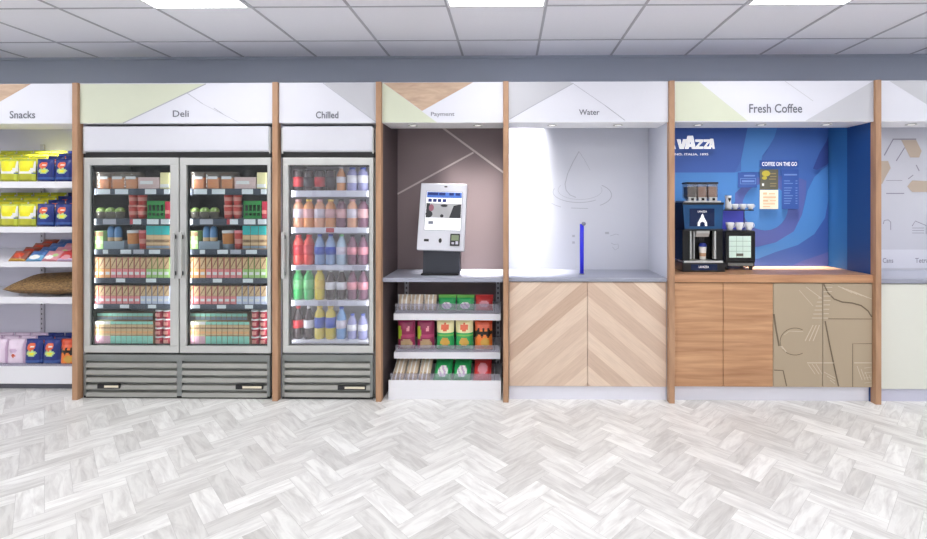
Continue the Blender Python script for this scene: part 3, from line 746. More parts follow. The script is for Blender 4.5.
CT_ = [[(296, 312, Wt), (316, 330, Wt), (346, 367, Wt)], [(295, 312, Wt), (326, 334, Rt), (357, 368, Wt)], [(296, 316, Gt), (326, 343, Wt), (352, 366, Gt)], [(294, 304.5, Wt), (318, 327, Gt), (329, 338, Gt), (357, 366, Wt)]]
for k in range(4): shelf(f1, d1[0][1], d1[0][2], CR[k][0], CR[k][1], pm1, CT_[k], 'rail_white', ('c', k), 2)
zb1 = Zp(pm1, 340.5, FY + .055)
sb = MB().box(d1[0][1] - .004, d1[0][2] + .004, FY + .05, .40, zb1 - .02, zb1, 'shelf_white').build('base_shelf', f1); SH[('c', 4)] = zb1
for x0, x1 in ((320, 328), (336.5, 345), (349, 358)): MB().box(X(x0, .03), X(x1, .03), FY + .046, FY + .0498, zb1 - .018, zb1 + .012, 'tag_white').build('price_tag', sb)

# ------------------------------------------------------------------ deli products
mat('tub_orange', (255, 150, 74), 0.5, var=0.18, scale=90)
mat('salad_green', (152, 184, 96), 0.6, var=0.35, scale=80); mat('salad_pale', (214, 224, 178), 0.6, var=0.2, scale=70)
mat('pot_red', (206, 72, 66), 0.4, var=0.15, scale=60); mat('pot_pink', (226, 150, 140), 0.4, var=0.1, scale=60)
mat('basket_green', (34, 140, 62), 0.45, var=0.05); mat('leaf_dark', (28, 62, 30), 0.7, var=0.4, scale=90)
mat('pack_red', (178, 36, 62), 0.4, var=0.12, scale=50); mat('pack_black', (38, 30, 32), 0.5, var=0.2, scale=60)
mat('pack_pink', (222, 190, 190), 0.45, var=0.15, scale=60); mat('pack_white', (236, 232, 234), 0.4, var=0.05); mat('pack_yellow', (232, 220, 168), 0.5, var=0.12, scale=60)
mat('wrap_blue', (96, 140, 190), 0.4, var=0.1); mat('bread', (178, 136, 100), 0.7, var=0.18, scale=90); mat('bread_light', (222, 186, 144), 0.7, var=0.12, scale=90)
mat('filling', (112, 72, 50), 0.7, var=0.3, scale=90); mat('filling_green', (120, 140, 70), 0.7, var=0.3, scale=90)
mat('tray_grey', (138, 150, 166), 0.45, var=0.05); mat('jar_orange', (205, 130, 66), 0.5, var=0.2, scale=60)
mat('teal', (52, 178, 178), 0.4, var=0.04); mat('mint', (158, 224, 206), 0.4, var=0.06, scale=50); mat('lime', (176, 214, 136), 0.45, var=0.08, scale=50)
mat('card_orange', (246, 172, 112), 0.45, var=0.06); mat('card_pink', (242, 142, 150), 0.45, var=0.06); mat('card_green', (174, 210, 132), 0.45, var=0.06)
mat('card_lavender', (208, 212, 238), 0.45, var=0.05); mat('card_white', (232, 230, 226), 0.45, var=0.04); mat('card_rose', (226, 176, 196), 0.45, var=0.06); mat('card_brownred', (120, 62, 62), 0.5, var=0.1)
YP = .034
def sizes(x0, x1, y0, y1, Y=YP):
    p, q = at(x0, y1, Y), at(x1, y0, Y); return q.x - p.x, q.z - p.z
def single(mb, name, label, cat, grp=None, bevel=0): return tag(mb.build(name, None, (0, 0, 0), bevel), label, cat, grp)
def tub_proto():
    w, h = sizes(94.5, 107.5, 170.5, 188.6); t = thing('food_tub', (0, 0, 0), '', 'tub'); d = .10
    MB().box(-w / 2, w / 2, 0, d, 0, h * .86, 'clear_tub').build('tub', t, bevel=.006)
    MB().box(-w / 2 + .007, w / 2 - .007, .006, d - .006, .004, h * .64, 'tub_orange').build('food', t, bevel=.004)
    MB().box(-w / 2 - .003, w / 2 + .003, -.003, d + .003, h * .86, h * .95, 'clear_tub').build('lid', t, bevel=.003)
    MB().box(-w / 2 + .012, w / 2 - .012, -.0015, -.0005, h * .55, h * .70, 'pack_white').build('sticker', t)
    return t
def wedge(mcard, mtop, w, h, d=.11, fill='filling'):
    """carton sandwich wedge: upright front window over a printed band, sloping back"""
    m = MB(); f = .012
    P = [(-w / 2, 0, 0), (w / 2, 0, 0), (w / 2, 0, h * .44), (-w / 2, 0, h * .44), (w / 2, 0, h), (-w / 2, 0, h), (-w / 2, .02, h), (w / 2, .02, h), (w / 2, d, h * .12), (-w / 2, d, h * .12), (w / 2, d, 0), (-w / 2, d, 0)]
    m.add(P, [(0, 1, 2, 3), (3, 2, 4, 5), (5, 4, 7, 6), (6, 7, 8, 9), (9, 8, 10, 11), (0, 3, 5, 6, 9, 11), (1, 10, 8, 7, 4, 2), (0, 11, 10, 1)], [mcard, 'bread', mtop, mcard, mcard, mcard, mcard, mcard])
    q = lambda u, v, y: (-w / 2 + u * w, y, h * v)
    m.poly([q(.06, .47, -.0008), (q(.94, .47, -.0008)), q(.94, .93, -.0008)], 'bread_light'); m.poly([q(.06, .50, -.0012), q(.14, .50, -.0012), q(.94, .88, -.0012), q(.94, .94, -.0012)], fill); m.poly([q(.06, .56, -.0008), q(.80, .94, -.0008), q(.06, .94, -.0008)], 'bread_light')
    m.box(-w / 2 + .12 * w, w / 2 - .12 * w, -.0016, -.0004, h * .16, h * .30, 'pack_white')
    return m
def bowl_proto():
    w, h = sizes(90, 99, 207, 218.6); t = thing('salad_bowl', (0, 0, 0), '', 'salad bowl')
    MB().lathe((0, w / 2, 0), [(w * .34, 0), (w * .5, h * .62), (w * .52, h * .66)], 'clear_tub', 14).build('bowl', t)
    MB().lathe((0, w / 2, h * .60), [(w * .48, 0), (w * .42, h * .24), (w * .22, h * .38), (.001, h * .40)], 'salad_green', 12).build('salad', t)
    MB().lathe((-w * .2, w * .3, h * .70), [(w * .12, 0), (w * .12, h * .12), (.001, h * .22)], 'salad_pale', 8).lathe((w * .22, w * .25, h * .68), [(w * .13, 0), (w * .12, h * .14), (.001, h * .24)], 'salad_pale', 8).build('garnish', t)
    return t
def pot_proto(x0, x1, y0, y1, body, lid, name='pot'):
    w, h = sizes(x0, x1, y0, y1); t = thing(name, (0, 0, 0), '', 'pot')
    MB().lathe((0, w / 2, 0), [(w * .40, 0, body), (w * .44, h * .3, 'pot_pink'), (w * .46, h * .55, body), (w * .48, h * .84, body)], body, 14).build('cup', t)
    MB().lathe((0, w / 2, h * .84), [(w * .5, 0), (w * .5, h * .12), (w * .46, h * .15)], lid, 14).build('lid', t)
    return t
def basket_proto():
    w, h = sizes(146.5, 164, 200.5, 218.6); t = thing('green_basket', (0, 0, 0), '', 'basket'); d = .12; m = MB()
    for z0, z1 in ((0, .18), (.34, .44), (.78, 1)):
        e = .010
        m.box(-w / 2, w / 2, 0, .006, h * z0, h * z1, 'basket_green'); m.box(-w / 2, w / 2, d - .006, d, h * z0, h * z1, 'basket_green'); m.box(-w / 2, -w / 2 + .006, .006, d - .006, h * z0, h * z1, 'basket_green'); m.box(w / 2 - .006, w / 2, .006, d - .006, h * z0, h * z1, 'basket_green')
    for k in range(5):
        u = -w / 2 + .003 + (w - .012) * k / 4; m.box(u, u + .007, .0005, .0055, 0, h, 'basket_green')
    m.box(-w / 2, w / 2, .006, d - .006, 0, .004, 'basket_green'); m.build('crate', t)
    MB().lathe((0, d / 2, .005), [(w * .40, 0), (w * .42, h * .5), (w * .3, h * .72), (.002, h * .76)], 'leaf_dark', 12, 1, d * .5 / (w * .46)).build('leaves', t)
    return t
def carton(w, h, d, bands, bev=.003):
    """upright box whose front is printed in horizontal bands [(v0,v1,material)]"""
    m = MB(); m.box(-w / 2, w / 2, 0, d, 0, h, bands[0][2])
    for v0, v1, mt in bands[1:]: m.box(-w / 2 + .0005, w / 2 - .0005, -.0014, -.0002, h * v0, h * v1, mt)
    return m
def mk(mb, name, cat): return tag(mb.build(name, None, (0, 0, 0)), '', cat)
def wh(a, b, c, d): return sizes(a, b, c, d)
K = {}
K['tub'] = Stock(tub_proto())
w, h = wh(138, 159, 172, 188.6)
q = thing('bread_pack', (0, 0, 0), '', 'pack')
MB().box(-w / 2, w / 2, 0, .10, 0, h * .72, 'pack_pink').box(-w * .42, w * .2, -.0015, -.0003, h * .3, h * .5, 'pack_white').build('tray', q, bevel=.006)
MB().lathe((-w * .05, .05, h * .70), [(w * .36, 0), (w * .34, h * .3), (w * .2, h * .5), (.002, h * .56)], 'pack_black', 12, 1, .6).build('dark_filling', q)
K['bread'] = Stock(q)
w, h = wh(160.5, 169.5, 172, 188.6); K['yellow'] = Stock(mk(carton(w, h, .10, [(0, 1, 'pack_yellow'), (.1, .3, 'pack_white')]), 'cheese_pack', 'pack'))
K['bowl'] = Stock(bowl_proto()); K['pot'] = Stock(pot_proto(125, 133.5, 204.5, 218.6, 'pot_red', 'pot_pink')); K['basket'] = Stock(basket_proto())
w, h = wh(165, 169.6, 201, 218.6); K['redpack'] = Stock(mk(carton(w, h, .09, [(0, 1, 'pack_red'), (.3, .5, 'pot_pink')]), 'red_pack', 'pack'))
w, h = wh(90.5, 101, 231, 249.2); K['limepack'] = Stock(mk(carton(w, h, .09, [(0, 1, 'lime'), (.72, .95, 'bread'), (.3, .5, 'salad_pale')]), 'lime_pack', 'pack'))
w, h = wh(101.5, 122, 241, 249.2); K['tray'] = Stock(mk(MB().box(-w / 2, w / 2, 0, .006, 0, h, 'tray_grey').box(-w / 2, w / 2, .094, .1, 0, h, 'tray_grey').box(-w / 2, -w / 2 + .005, .006, .094, 0, h, 'tray_grey').box(w / 2 - .005, w / 2, .006, .094, 0, h, 'tray_grey').box(-w / 2 + .005, w / 2 - .005, .006, .094, 0, .004, 'tray_grey'), 'grey_tray', 'tray'))
w, h = wh(103.6, 110.5, 225.5, 248)
def wrap_mesh():
    m = MB(); m.lathe((0, .0, 0), [(w * .40, 0, 'bread'), (w * .46, h * .35, 'bread_light'), (w * .47, h * .5, 'wrap_blue'), (w * .47, h * .8, 'wrap_blue'), (w * .36, h * .95, 'wrap_blue'), (w * .1, h)], 'wrap_blue', 12); return m
K['wrap'] = Stock(mk(wrap_mesh(), 'wrapped_roll', 'wrap'))
q = thing('jar', (0, 0, 0), '', 'jar'); w, h = wh(122.5, 134, 230, 249.2)
MB().lathe((0, w / 2, 0), [(w * .40, 0, 'tray_grey'), (w * .44, h * .28, 'jar_orange'), (w * .47, h * .72, 'jar_orange'), (w * .46, h * .84)], 'jar_orange', 14).build('glass', q)
MB().lathe((0, w / 2, h * .84), [(w * .5, 0), (w * .5, h * .15)], 'pack_white', 14).build('lid', q); K['jar'] = Stock(q)
K['pinkpot'] = Stock(pot_proto(135, 144.5, 230, 249.2, 'pot_red', 'card_pink', 'pink_pot'))
w, h = wh(145.5, 153.5, 225.5, 249.2); K['teal'] = Stock(mk(carton(w * .97, h, .10, [(0, 1, 'bread'), (.62, 1, 'teal'), (.05, .16, 'tray_grey'), (.2, .6, 'bread_light'), (.3, .42, 'filling')]), 'teal_sandwich_box', 'sandwich'))
pw = wh(0, 6.02, 0, 1)[0]; hh = wh(0, 1, 257.5, 278.3)[1]; hp = wh(0, 1, 286, 304.4)[1]
for nm, c_ in (('orange', 'card_orange'), ('pink', 'card_pink'), ('green', 'card_green')):
    for e_, fl_ in (('', 'filling'), ('2', 'filling_green' if nm == 'green' else 'card_brownred')): K['w4' + nm + e_] = Stock(mk(wedge(c_, 'card_brownred', pw * .86, hh, .11, fl_), 'sandwich_pack', 'sandwich'))
for nm, c_ in (('pink', 'card_pink'), ('lavender', 'card_lavender')):
    for e_, fl_ in (('', 'filling'), ('2', 'card_brownred')): K['w5' + nm + e_] = Stock(mk(wedge(c_, 'card_brownred', pw * .86, hp, .11, fl_), 'sandwich_pack', 'sandwich'))
hb = wh(0, 1, 322, 346)[1]; pb = wh(0, 5.45, 0, 1)[0]; hr = wh(0, 1, 312.5, 346, .15)[1] if False else None
def wrapbox(bot, mid, w, h, d, top):
    m = carton(w, h, d, [(0, 1, mid), (0, .40, bot), (.88, 1, top), (.44, .86, 'bread_light'), (.50, .60, 'card_orange'), (.70, .76, 'filling')]); return m
K['b_mint'] = Stock(mk(wrapbox('mint', 'bread', pb * .93, hb, .05, 'mint'), 'wrap_box', 'sandwich'))
K['b_rose'] = Stock(mk(wrapbox('card_rose', 'pack_yellow', pb * .93, hb, .05, 'pack_white'), 'wrap_box', 'sandwich'))
hbb = at(0, 312.8, .094).z - SH[('d', 5)]; pbb = X(5.2, .094) - X(0, .094)
K['r_mint'] = Stock(mk(carton(pbb * .93, hbb, .07, [(0, 1, 'bread'), (.90, 1, 'mint'), (.7, .88, 'tray_grey'), (.5, .68, 'mint')]), 'wrap_box', 'sandwich'))
wr, hr2 = wh(152.5, 160.8, 0, 9.4); q = thing('red_pot', (0, 0, 0), '', 'pot')
MB().lathe((0, wr / 2, 0), [(wr * .40, 0, 'pack_red'), (wr * .47, hr2 * .8, 'pack_red')], 'pack_red', 14).box(-wr * .25, wr * .25, -.002 + wr * .04, wr * .1, hr2 * .25, hr2 * .6, 'pot_pink').build('cup', q)
MB().lathe((0, wr / 2, hr2 * .8), [(wr * .5, 0), (wr * .5, hr2 * .14)], 'pack_white', 14).build('lid', q); K['redpot'] = Stock(q)
for di, dn in ((0, 'door beside the snacks'), (1, 'door beside the drinks fridge')):
    D = di * DX
    def pos(px, k, Y=YP):
        if di == 0: px = 92.8 + (px - 90.5) * .970
        return Vector((X(px + D, Y), Y, SH[('d', k)] + .0005))
    T = ', ' + dn
    for i, px in enumerate((100.6, 115.6, 129.6)): K['tub'].put(pos(px, 0), 'clear tub of orange food, %s along the top shelf%s' % (ORD[i], T), 'orange food tubs')
    K['bread'].put(pos(148.2, 0, .036), 'pinkish tray with dark filling on the top shelf' + T, 'pink trays')
    K['yellow'].put(pos(164.6, 0), 'pale yellow pack at the end of the top shelf' + T, 'yellow packs')
    for i, px in enumerate((95, 105, 115)): K['bowl'].put(pos(px, 1), 'green salad bowl, %s along the second shelf%s' % (ORD[i], T), 'salad bowls')
    ph = wh(125, 133.5, 204.5, 218.6)[1] * .985
    for i, px in enumerate((129.2, 138.4)):
        for s_ in (0, 1): K['pot'].put(pos(px, 1) + Vector((0, 0, s_ * ph)), '%s red pot of the stack %s%s' % (('bottom', 'top')[s_], ('by the salads', 'by the green crate')[i], T), 'stacked red pots')
    K['basket'].put(pos(155.4, 1), 'green crate of dark leaves on the second shelf' + T, 'green crates')
    K['redpack'].put(pos(167.4, 1), 'slim red pack beside the green crate, second shelf' + T, 'slim red packs')
    K['limepack'].put(pos(95.8, 2), 'lime green pack starting the third shelf' + T, 'lime packs')
    K['tray'].put(pos(112.2, 2), 'low grey tray holding two blue wraps, third shelf' + T, 'grey trays')
    for i, px in enumerate((109.8, 117)): K['wrap'].put(pos(px, 2, YP + .033) + Vector((0, 0, .005)), 'blue wrap in the grey tray, nearer the %s%s' % (('lime pack', 'jar')[i], T), 'blue wraps')
    K['jar'].put(pos(128.2, 2), 'white-lidded jar of orange food on the third shelf' + T, 'orange jars')
    K['pinkpot'].put(pos(139.9, 2), 'red and pink pot between jar and teal boxes' + T, 'pink pots')
    for i, px in enumerate((149.6, 157.7, 165.8)): K['teal'].put(pos(px, 2), 'teal-topped sandwich box, %s in its trio, third shelf%s' % (ORD[i], T), 'teal sandwich boxes')
    cnt = {}
    for i in range(13):
        nm = 'orange' if i < 3 else 'pink' if i < 9 else 'green'; cnt[nm] = cnt.get(nm, -1) + 1
        K['w4' + nm + ('', '2')[i % 3 == 1]].put(pos(93.6 + 6.08 * i, 3), '%s-banded sandwich pack, %s %s one on the fourth shelf%s' % (nm, ORD[cnt[nm]], nm, T), 'sandwich packs on the fourth shelves')
    cnt = {}
    for i in range(13):
        nm = 'pink' if i < 8 else 'lavender'; cnt[nm] = cnt.get(nm, -1) + 1
        K['w5' + nm + ('', '2')[i % 3 == 1]].put(pos(93.6 + 6.08 * i, 4), '%s-banded sandwich pack, %s %s one on the fifth shelf%s' % (nm, ORD[cnt[nm]], nm, T), 'sandwich packs on the fifth shelves')
    for i in range(11):
        nm = 'rose' if i < 3 else 'mint'
        K['b_' + nm].put(pos(94.9 + 5.5 * i, 5, .036), '%s wrap box, %s along the front bottom row%s' % (('rose and cream', 'mint and orange')[nm == 'mint'], ORD[i], T), 'wrap boxes in the front bottom rows')
    for i in range(11):
        K['r_mint'].put(pos((97.5 if di == 0 else 95.5) + 5.25 * i, 5, .094), 'mint-topped wrap box standing behind, %s of the back bottom row%s' % (ORD[i], T), 'wrap boxes in the back bottom rows')
    for c_, px in enumerate((156.9, 165.3)):
        for s_ in range(4): K['redpot'].put(pos(px, 5, .036) + Vector((0, 0, s_ * hr2 * .945)), 'dark red pot %s up in stack %s%s' % (ORD[s_], ('by the wraps', 'by the frame')[c_], T), 'stacked dark red pots')

# ------------------------------------------------------------------ bottles
BOT = {}
for nm, c_ in dict(cola=(46, 30, 34), red_drink=(226, 84, 74), water=(150, 178, 214), clear=(182, 206, 220), pink_dark=(120, 76, 98), green=(52, 176, 92), yellow=(226, 204, 70), peach=(226, 168, 134), lightblue=(128, 174, 222), lilac=(160, 160, 204), orange=(226, 154, 96)).items(): mat('drink_' + nm, c_, 0.15, var=0.05, coat=.1)
for nm, c_ in dict(white=(240, 238, 240), red=(206, 46, 56), blue=(58, 92, 190), yellow=(240, 204, 84), green=(120, 200, 130), pink=(228, 150, 160), dark=(40, 38, 48), pale=(224, 216, 226), rose=(220, 170, 170)).items(): mat('label_' + nm, c_, 0.35, var=0.06, scale=60)
YB = .09
def bottle(key, drink, label_, cap, w=10.0, h=30, shape='pet'):
    W_, H_ = wh(0, w, 0, h); r = W_ / 2; t = thing('drink_can' if shape == 'can' else 'drink_bottle', (0, 0, 0), '', 'can' if shape == 'can' else 'bottle')
    d = 'drink_' + drink; l = 'label_' + label_
    if shape == 'pet': pr = [(r * .80, 0), (r * .98, H_ * .03), (r * .94, H_ * .30), (r, H_ * .34), (r, H_ * .58), (r * .94, H_ * .62), (r * .82, H_ * .72), (r * .52, H_ * .84), (r * .36, H_ * .90), (r * .36, H_ * .93)]
    elif shape == 'wide': pr = [(r * .85, 0), (r, H_ * .03), (r, H_ * .30), (r * .99, H_ * .34), (r * .99, H_ * .66), (r * .97, H_ * .7), (r * .86, H_ * .80), (r * .55, H_ * .87), (r * .5, H_ * .90), (r * .5, H_ * .92)]
    else: pr = [(r * .8, 0), (r, H_ * .05), (r, H_ * .9), (r * .84, H_ * .97)]
    MB().lathe((0, r, 0), pr, d, 14).build('body', t)
    if shape == 'can':
        MB().lathe((0, r, H_ * .2), [(r * 1.01, 0), (r * 1.01, H_ * .45)], l, 14).build('label', t); MB().lathe((0, r, H_ * .965), [(r * .84, 0), (r * .82, H_ * .02)], 'steel', 14).build('lid', t)
    else:
        MB().lathe((0, r, H_ * .34), [(r * 1.02, 0), (r * 1.02, H_ * (.25 if shape == 'pet' else .32))], l, 14).build('label', t)
        z = .93 if shape == 'pet' else .92; k_ = .42 if shape == 'pet' else .56
        MB().lathe((0, r, H_ * z), [(r * k_, 0), (r * k_, H_ * (1 - z) - .001), (r * k_ * .9, H_ * (1 - z))], 'label_' + cap, 12).build('cap', t)
    BOT[key] = Stock(t)
bottle('dark_can', 'cola', 'red', 'red', 10.0, 22, 'can'); bottle('white_can', 'lilac', 'white', 'white', 9.6, 22, 'can'); bottle('tall_orange', 'orange', 'white', 'white', 9.2, 24.5, 'pet'); bottle('white_bottle', 'lilac', 'white', 'blue', 10.4, 24, 'wide')
bottle('black_can', 'cola', 'dark', 'red', 10.0, 22, 'can')
bottle('peach', 'peach', 'pale', 'rose', 10.4, 28.5, 'wide'); bottle('amber', 'orange', 'rose', 'yellow', 10.4, 28.5, 'wide'); bottle('rose', 'pink_dark', 'rose', 'dark', 10.4, 28.5, 'wide')
bottle('red3', 'red_drink', 'red', 'red', 10.4, 30, 'wide'); bottle('blue3', 'water', 'blue', 'blue', 10.4, 30.5); bottle('clear3', 'clear', 'pale', 'green', 10.4, 30.5); bottle('pink3', 'pink_dark', 'pink', 'dark', 10.2, 30)
bottle('green4', 'green', 'green', 'green', 10, 30.5, 'wide'); bottle('yellow4', 'yellow', 'yellow', 'yellow', 9.6, 30.5, 'wide'); bottle('cola4', 'cola', 'white', 'white', 10.2, 30); bottle('rose4', 'pink_dark', 'pink', 'dark', 10.2, 30)
bottle('cola5', 'cola', 'red', 'red', 10.2, 32.5); bottle('cola5w', 'cola', 'white', 'white', 10.2, 32.5); bottle('sun5', 'yellow', 'blue', 'yellow', 10.2, 33, 'wide'); bottle('sky5', 'lightblue', 'pale', 'blue', 10.2, 32); bottle('lilac5', 'lilac', 'white', 'blue', 9.8, 25, 'pet')
XS = [298.2, 309, 319.8, 330.6, 341.4, 352.3, 363]
ROWS = [(['dark_can', 'black_can', 'dark_can', 'black_can', 'tall_orange', 'white_bottle', 'white_bottle'], 'top'), (['peach', 'amber', 'peach', 'amber', 'rose', 'peach', 'rose'], 'second'),
        (['red3', 'red3', 'blue3', 'blue3', 'clear3', 'pink3', 'pink3'], 'third'), (['green4', 'green4', 'yellow4', 'cola4', 'cola4', 'rose4', 'rose4'], 'fourth'), (['cola5', 'cola5w', 'sun5', 'sun5', 'sky5', 'lilac5', 'lilac5'], 'bottom')]
DESC = dict(dark_can='dark can with red label', black_can='black drink can', tall_orange='tall orange bottle', white_bottle='white-labelled bottle with blue cap', peach='peach juice bottle with pale label', amber='amber juice bottle with yellow cap', rose='dusky pink bottle', red3='orange-red drink bottle', blue3='blue-labelled water bottle', clear3='clear bottle with green cap', pink3='dark bottle with pink label',
            green4='bright green drink bottle', yellow4='yellow drink bottle', cola4='cola bottle with white cap and label', rose4='dark bottle with pink label', cola5='cola bottle with red label and cap', cola5w='dark cola bottle with white label', sun5='yellow bottle with blue label', sky5='light blue bottle with pale label', lilac5='short lilac bottle with white label', white_can='white can')
for k, (row, sn) in enumerate(ROWS):
    for i, key in enumerate(row):
        lab = '%s, %s along the %s shelf of the drinks fridge' % (DESC[key], ORD[i], sn)
        BOT[key].put(Vector((X(XS[i], YB), YB - .035, SH[('c', k)] + .0005)), lab, 'drinks on the %s shelf' % sn)
for k_, s_ in BOT.items():
    if not s_.used:
        for c_ in list(s_.p.children): bpy.data.objects.remove(c_)
        bpy.data.objects.remove(s_.p)

# ------------------------------------------------------------------ bagged snacks
for nm, c_ in dict(yel=(240, 232, 40), olive=(186, 186, 56), lime_edge=(196, 204, 70), navy=(24, 46, 124), navy2=(58, 92, 160), logo_red=(226, 104, 68), logo_green=(190, 220, 150), white=(240, 240, 236), lilac=(232, 214, 232), lilac2=(208, 178, 208), orange=(236, 128, 50), orange_red=(206, 74, 40), black=(30, 22, 20), magenta=(140, 30, 76), magenta2=(176, 60, 104), lime2=(176, 200, 60), cream=(240, 230, 178), green=(44, 166, 92), green2=(120, 190, 90), gold=(206, 160, 70), red=(206, 60, 60), beige=(212, 192, 166), beige2=(178, 150, 112), brownred=(150, 72, 50), sky=(110, 170, 210), blue=(70, 110, 170), pinkish=(222, 150, 160)).items():
    mat('bag_' + nm, c_, 0.28, var=0.06, scale=40)
def bagmesh(w, h, d, design, nx=18, nz=20, crimp=.05):
    m = MB(); P = []; fs = []; ms = []
    def thick(u, v):
        a = max(0.0, 1 - abs(u) ** 3.0) ** .6
        b = min(1.0, max(0.0, (v - .0)) / .10) ** .5 * min(1.0, max(0.0, 1 - v - crimp) / .30) ** .6
        return d / 2 * a * max(b, .04)
    for s_ in (-1, 1):
        for j in range(nz + 1):
            for i in range(nx + 1):
                u = -1 + 2 * i / nx; v = j / nz
                ww = w / 2 * (1 - .05 * math.sin(math.pi * v))
                wob = .003 * math.sin(9 * v + 4 * u) * (1 - abs(u))
                P.append((u * ww, d / 2 + s_ * (thick(u, v) + .0006) + wob, v * h))
    N = (nx + 1) * (nz + 1)
    for j in range(nz):
        for i in range(nx):
            a = j * (nx + 1) + i; fs.append((a, a + 1, a + nx + 2, a + nx + 1)); ms.append('bag_' + design(-1 + 2 * (i + .5) / nx, (j + .5) / nz))
    for j in range(nz):
        for i in range(nx):
            a = N + j * (nx + 1) + i; fs.append((a, a + nx + 1, a + nx + 2, a + 1)); ms.append('bag_' + design(5, (j + .5) / nz))
    for i in range(nx):
        for a in (i, nz * (nx + 1) + i): fs.append((a, a + N, a + N + 1, a + 1)); ms.append('bag_' + design(5, .5))
    for j in range(nz):
        for a in (j * (nx + 1), j * (nx + 1) + nx): fs.append((a, a + nx + 1, a + nx + 1 + N, a + N)); ms.append('bag_' + design(5, .5))
    m.add(P, fs, ms, True); return m
def el(u, v, cu, cv, ru, rv): return ((u - cu) / ru) ** 2 + ((v - cv) / rv) ** 2 < 1
def d_yellow(u, v):
    if abs(u) > 1: return 'olive'
    if v > .88: return 'lime_edge'
    if v > .47: return 'yel' if abs(u) < .86 - (.75 - v if v < .6 else 0) else 'white'
    if v > .34: return 'white' if el(u, v, 0, .41, .9, .07) else 'navy2' if v < .38 else 'lime_edge'
    return 'olive' if abs(u) < .8 else 'lime_edge'
def d_navy(u, v):
    if el(u, v, 0, .72, .5, .15): return 'white' if el(u, v, .1, .72, .25, .035) else 'logo_red'
    if el(u, v, .05, .46, .58, .13): return 'yel' if el(u, v, .1, .46, .3, .06) else 'logo_green'
    if abs(u) <= 1 and .1 < v < .22: return 'navy2'
    return 'navy'
def d_lilac(u, v):
    if el(u, v, 0, .58, .45, .07): return 'lilac2'
    if el(u, v, .05, .38, .28, .06): return 'logo_red'
    return 'lilac' if abs(u) < .88 else 'lilac2'
def d_orange(u, v):
    if abs(u) <= 1 and .46 + .05 * math.sin(9 * u) < v < .64 + .06 * math.cos(11 * u): return 'black'
    if v > .64: return 'orange_red' if v > .82 else 'logo_red'
    return 'gold' if el(u, v, .2, .25, .5, .14) else 'orange'
def d_magenta(u, v):
    if el(u, v, -.75, .55, .3, .2): return 'lime2'
    if el(u, v, .3, .66, .2, .08): return 'pinkish'
    if abs(u) <= 1 and .42 < v < .52: return 'magenta2'
    return 'beige2' if el(u, v, .1, .2, .7, .16) else 'magenta'
def d_creamgreen(u, v):
    if v > .56: return 'logo_red' if el(u, v, 0, .72, .5, .11) else 'cream'
    if el(u, v, 0, .27, .55, .13): return 'gold'
    return 'green2' if .44 < v < .5 else 'green'
def d_green(u, v):
    if el(u, v, 0, .3, .6, .2): return 'white' if (u * 2 + v * 3) % 1 > .4 else 'lilac2'
    return 'green2' if v > .8 else 'green'
def d_red(u, v): return 'pinkish' if el(u, v, 0, .4, .6, .22) else 'red'
def d_beige(u, v): return 'white' if (u * 1.5 + .2) % 1 > .72 else ('beige2' if v < .25 else 'beige')
def d_brown(u, v): return 'gold' if v < .14 else ('orange_red' if el(u, v, 0, .5, .6, .25) else 'brownred')
def d_sky(u, v): return 'white' if el(u, v, 0, .3, .7, .2) else ('sky' if v < .5 else 'blue')
def d_pink(u, v): return 'white' if el(u, v, -.2, .3, .6, .18) else ('logo_green' if el(u, v, .5, .5, .3, .15) else 'pinkish')
def d_redbag(u, v): return 'pinkish' if el(u, v, 0, .3, .6, .2) else ('lilac2' if v < .2 else 'red')
# snack shelf unit
a0, b0 = bay(0); c0 = (a0 + b0) / 2; SY = .10
su = thing('shelf_unit', (c0, .3, 0), 'white snack shelving with sloping shelves under the Snacks sign', 'shelf unit')
ua, ub = a0 + .004, b0 - .004
snz = {}
up = MB()
for px in (42.5,):
    x = X(px, .43)
    up.box(x - .014, x + .014, .424, .4385, .3, 1.9, 'slot_metal')
    for k in range(38): up.box(x - .004, x + .004, .4225, .4245, .34 + k * .04, .355 + k * .04, 'slot_dark')
x = X(42.5, .43) - .62
up.box(x - .014, x + .014, .424, .4385, .3, 1.9, 'slot_metal'); up.build('slotted_upright', su)
for k, (y0, y1, rise) in enumerate(((181.5, 188, .115), (226.8, 232.6, .115), (261.6, 267, .10), (297, 303.6, .055))):
    z1, z0 = Zp(36, y0, SY), Zp(36, y1, SY)
    s_ = MB(); s_.prism_x(ua, ub, [(SY + .008, z1 - .028), (SY + .008, z1 - .036), (.42, z1 - .036 + rise), (.42, z1 - .028 + rise)], 'shelf_white')
    s_ = s_.build('shelf', su); MB().box(ua, ub, SY, SY + .008, z0, z1, 'shelf_white').build('shelf_lip', s_)
    snz[k] = (z1 - .028, rise / (.42 - SY - .008))
z1 = Zp(36, 366.5, .13); MB().box(ua, ub, .13, .42, .045, z1, 'deck_white').build('base_plinth', su, bevel=.003); snz[4] = (z1, 0)
MB().box(ua + .03, ub - .03, .16, .4, 0, .045, 'slot_dark').build('base_kick', su)
MB().box(ua, ub, .137, .140, z1, z1 + .022, 'acrylic').build('front_riser', su)
W18 = wh(0, 17.6, 0, 1)[0]; 
def bagstock(name, w, h, d, design, cat='crisps'): return Stock(mk(bagmesh(w, h, d, design), name, cat))
hT = Zp(36, 159, .14) - Zp(36, 182, .14)
BY = bagstock('crisp_bag', W18, hT, .056, d_yellow); BN = bagstock('crisp_bag', W18, hT, .056, d_navy)
LAY = [(-27.2, BY, 'yellow'), (-9.4, BY, 'yellow'), (8.6, BY, 'yellow'), (26.4, BY, 'yellow'), (45, BN, 'navy'), (63.2, BN, 'navy')]
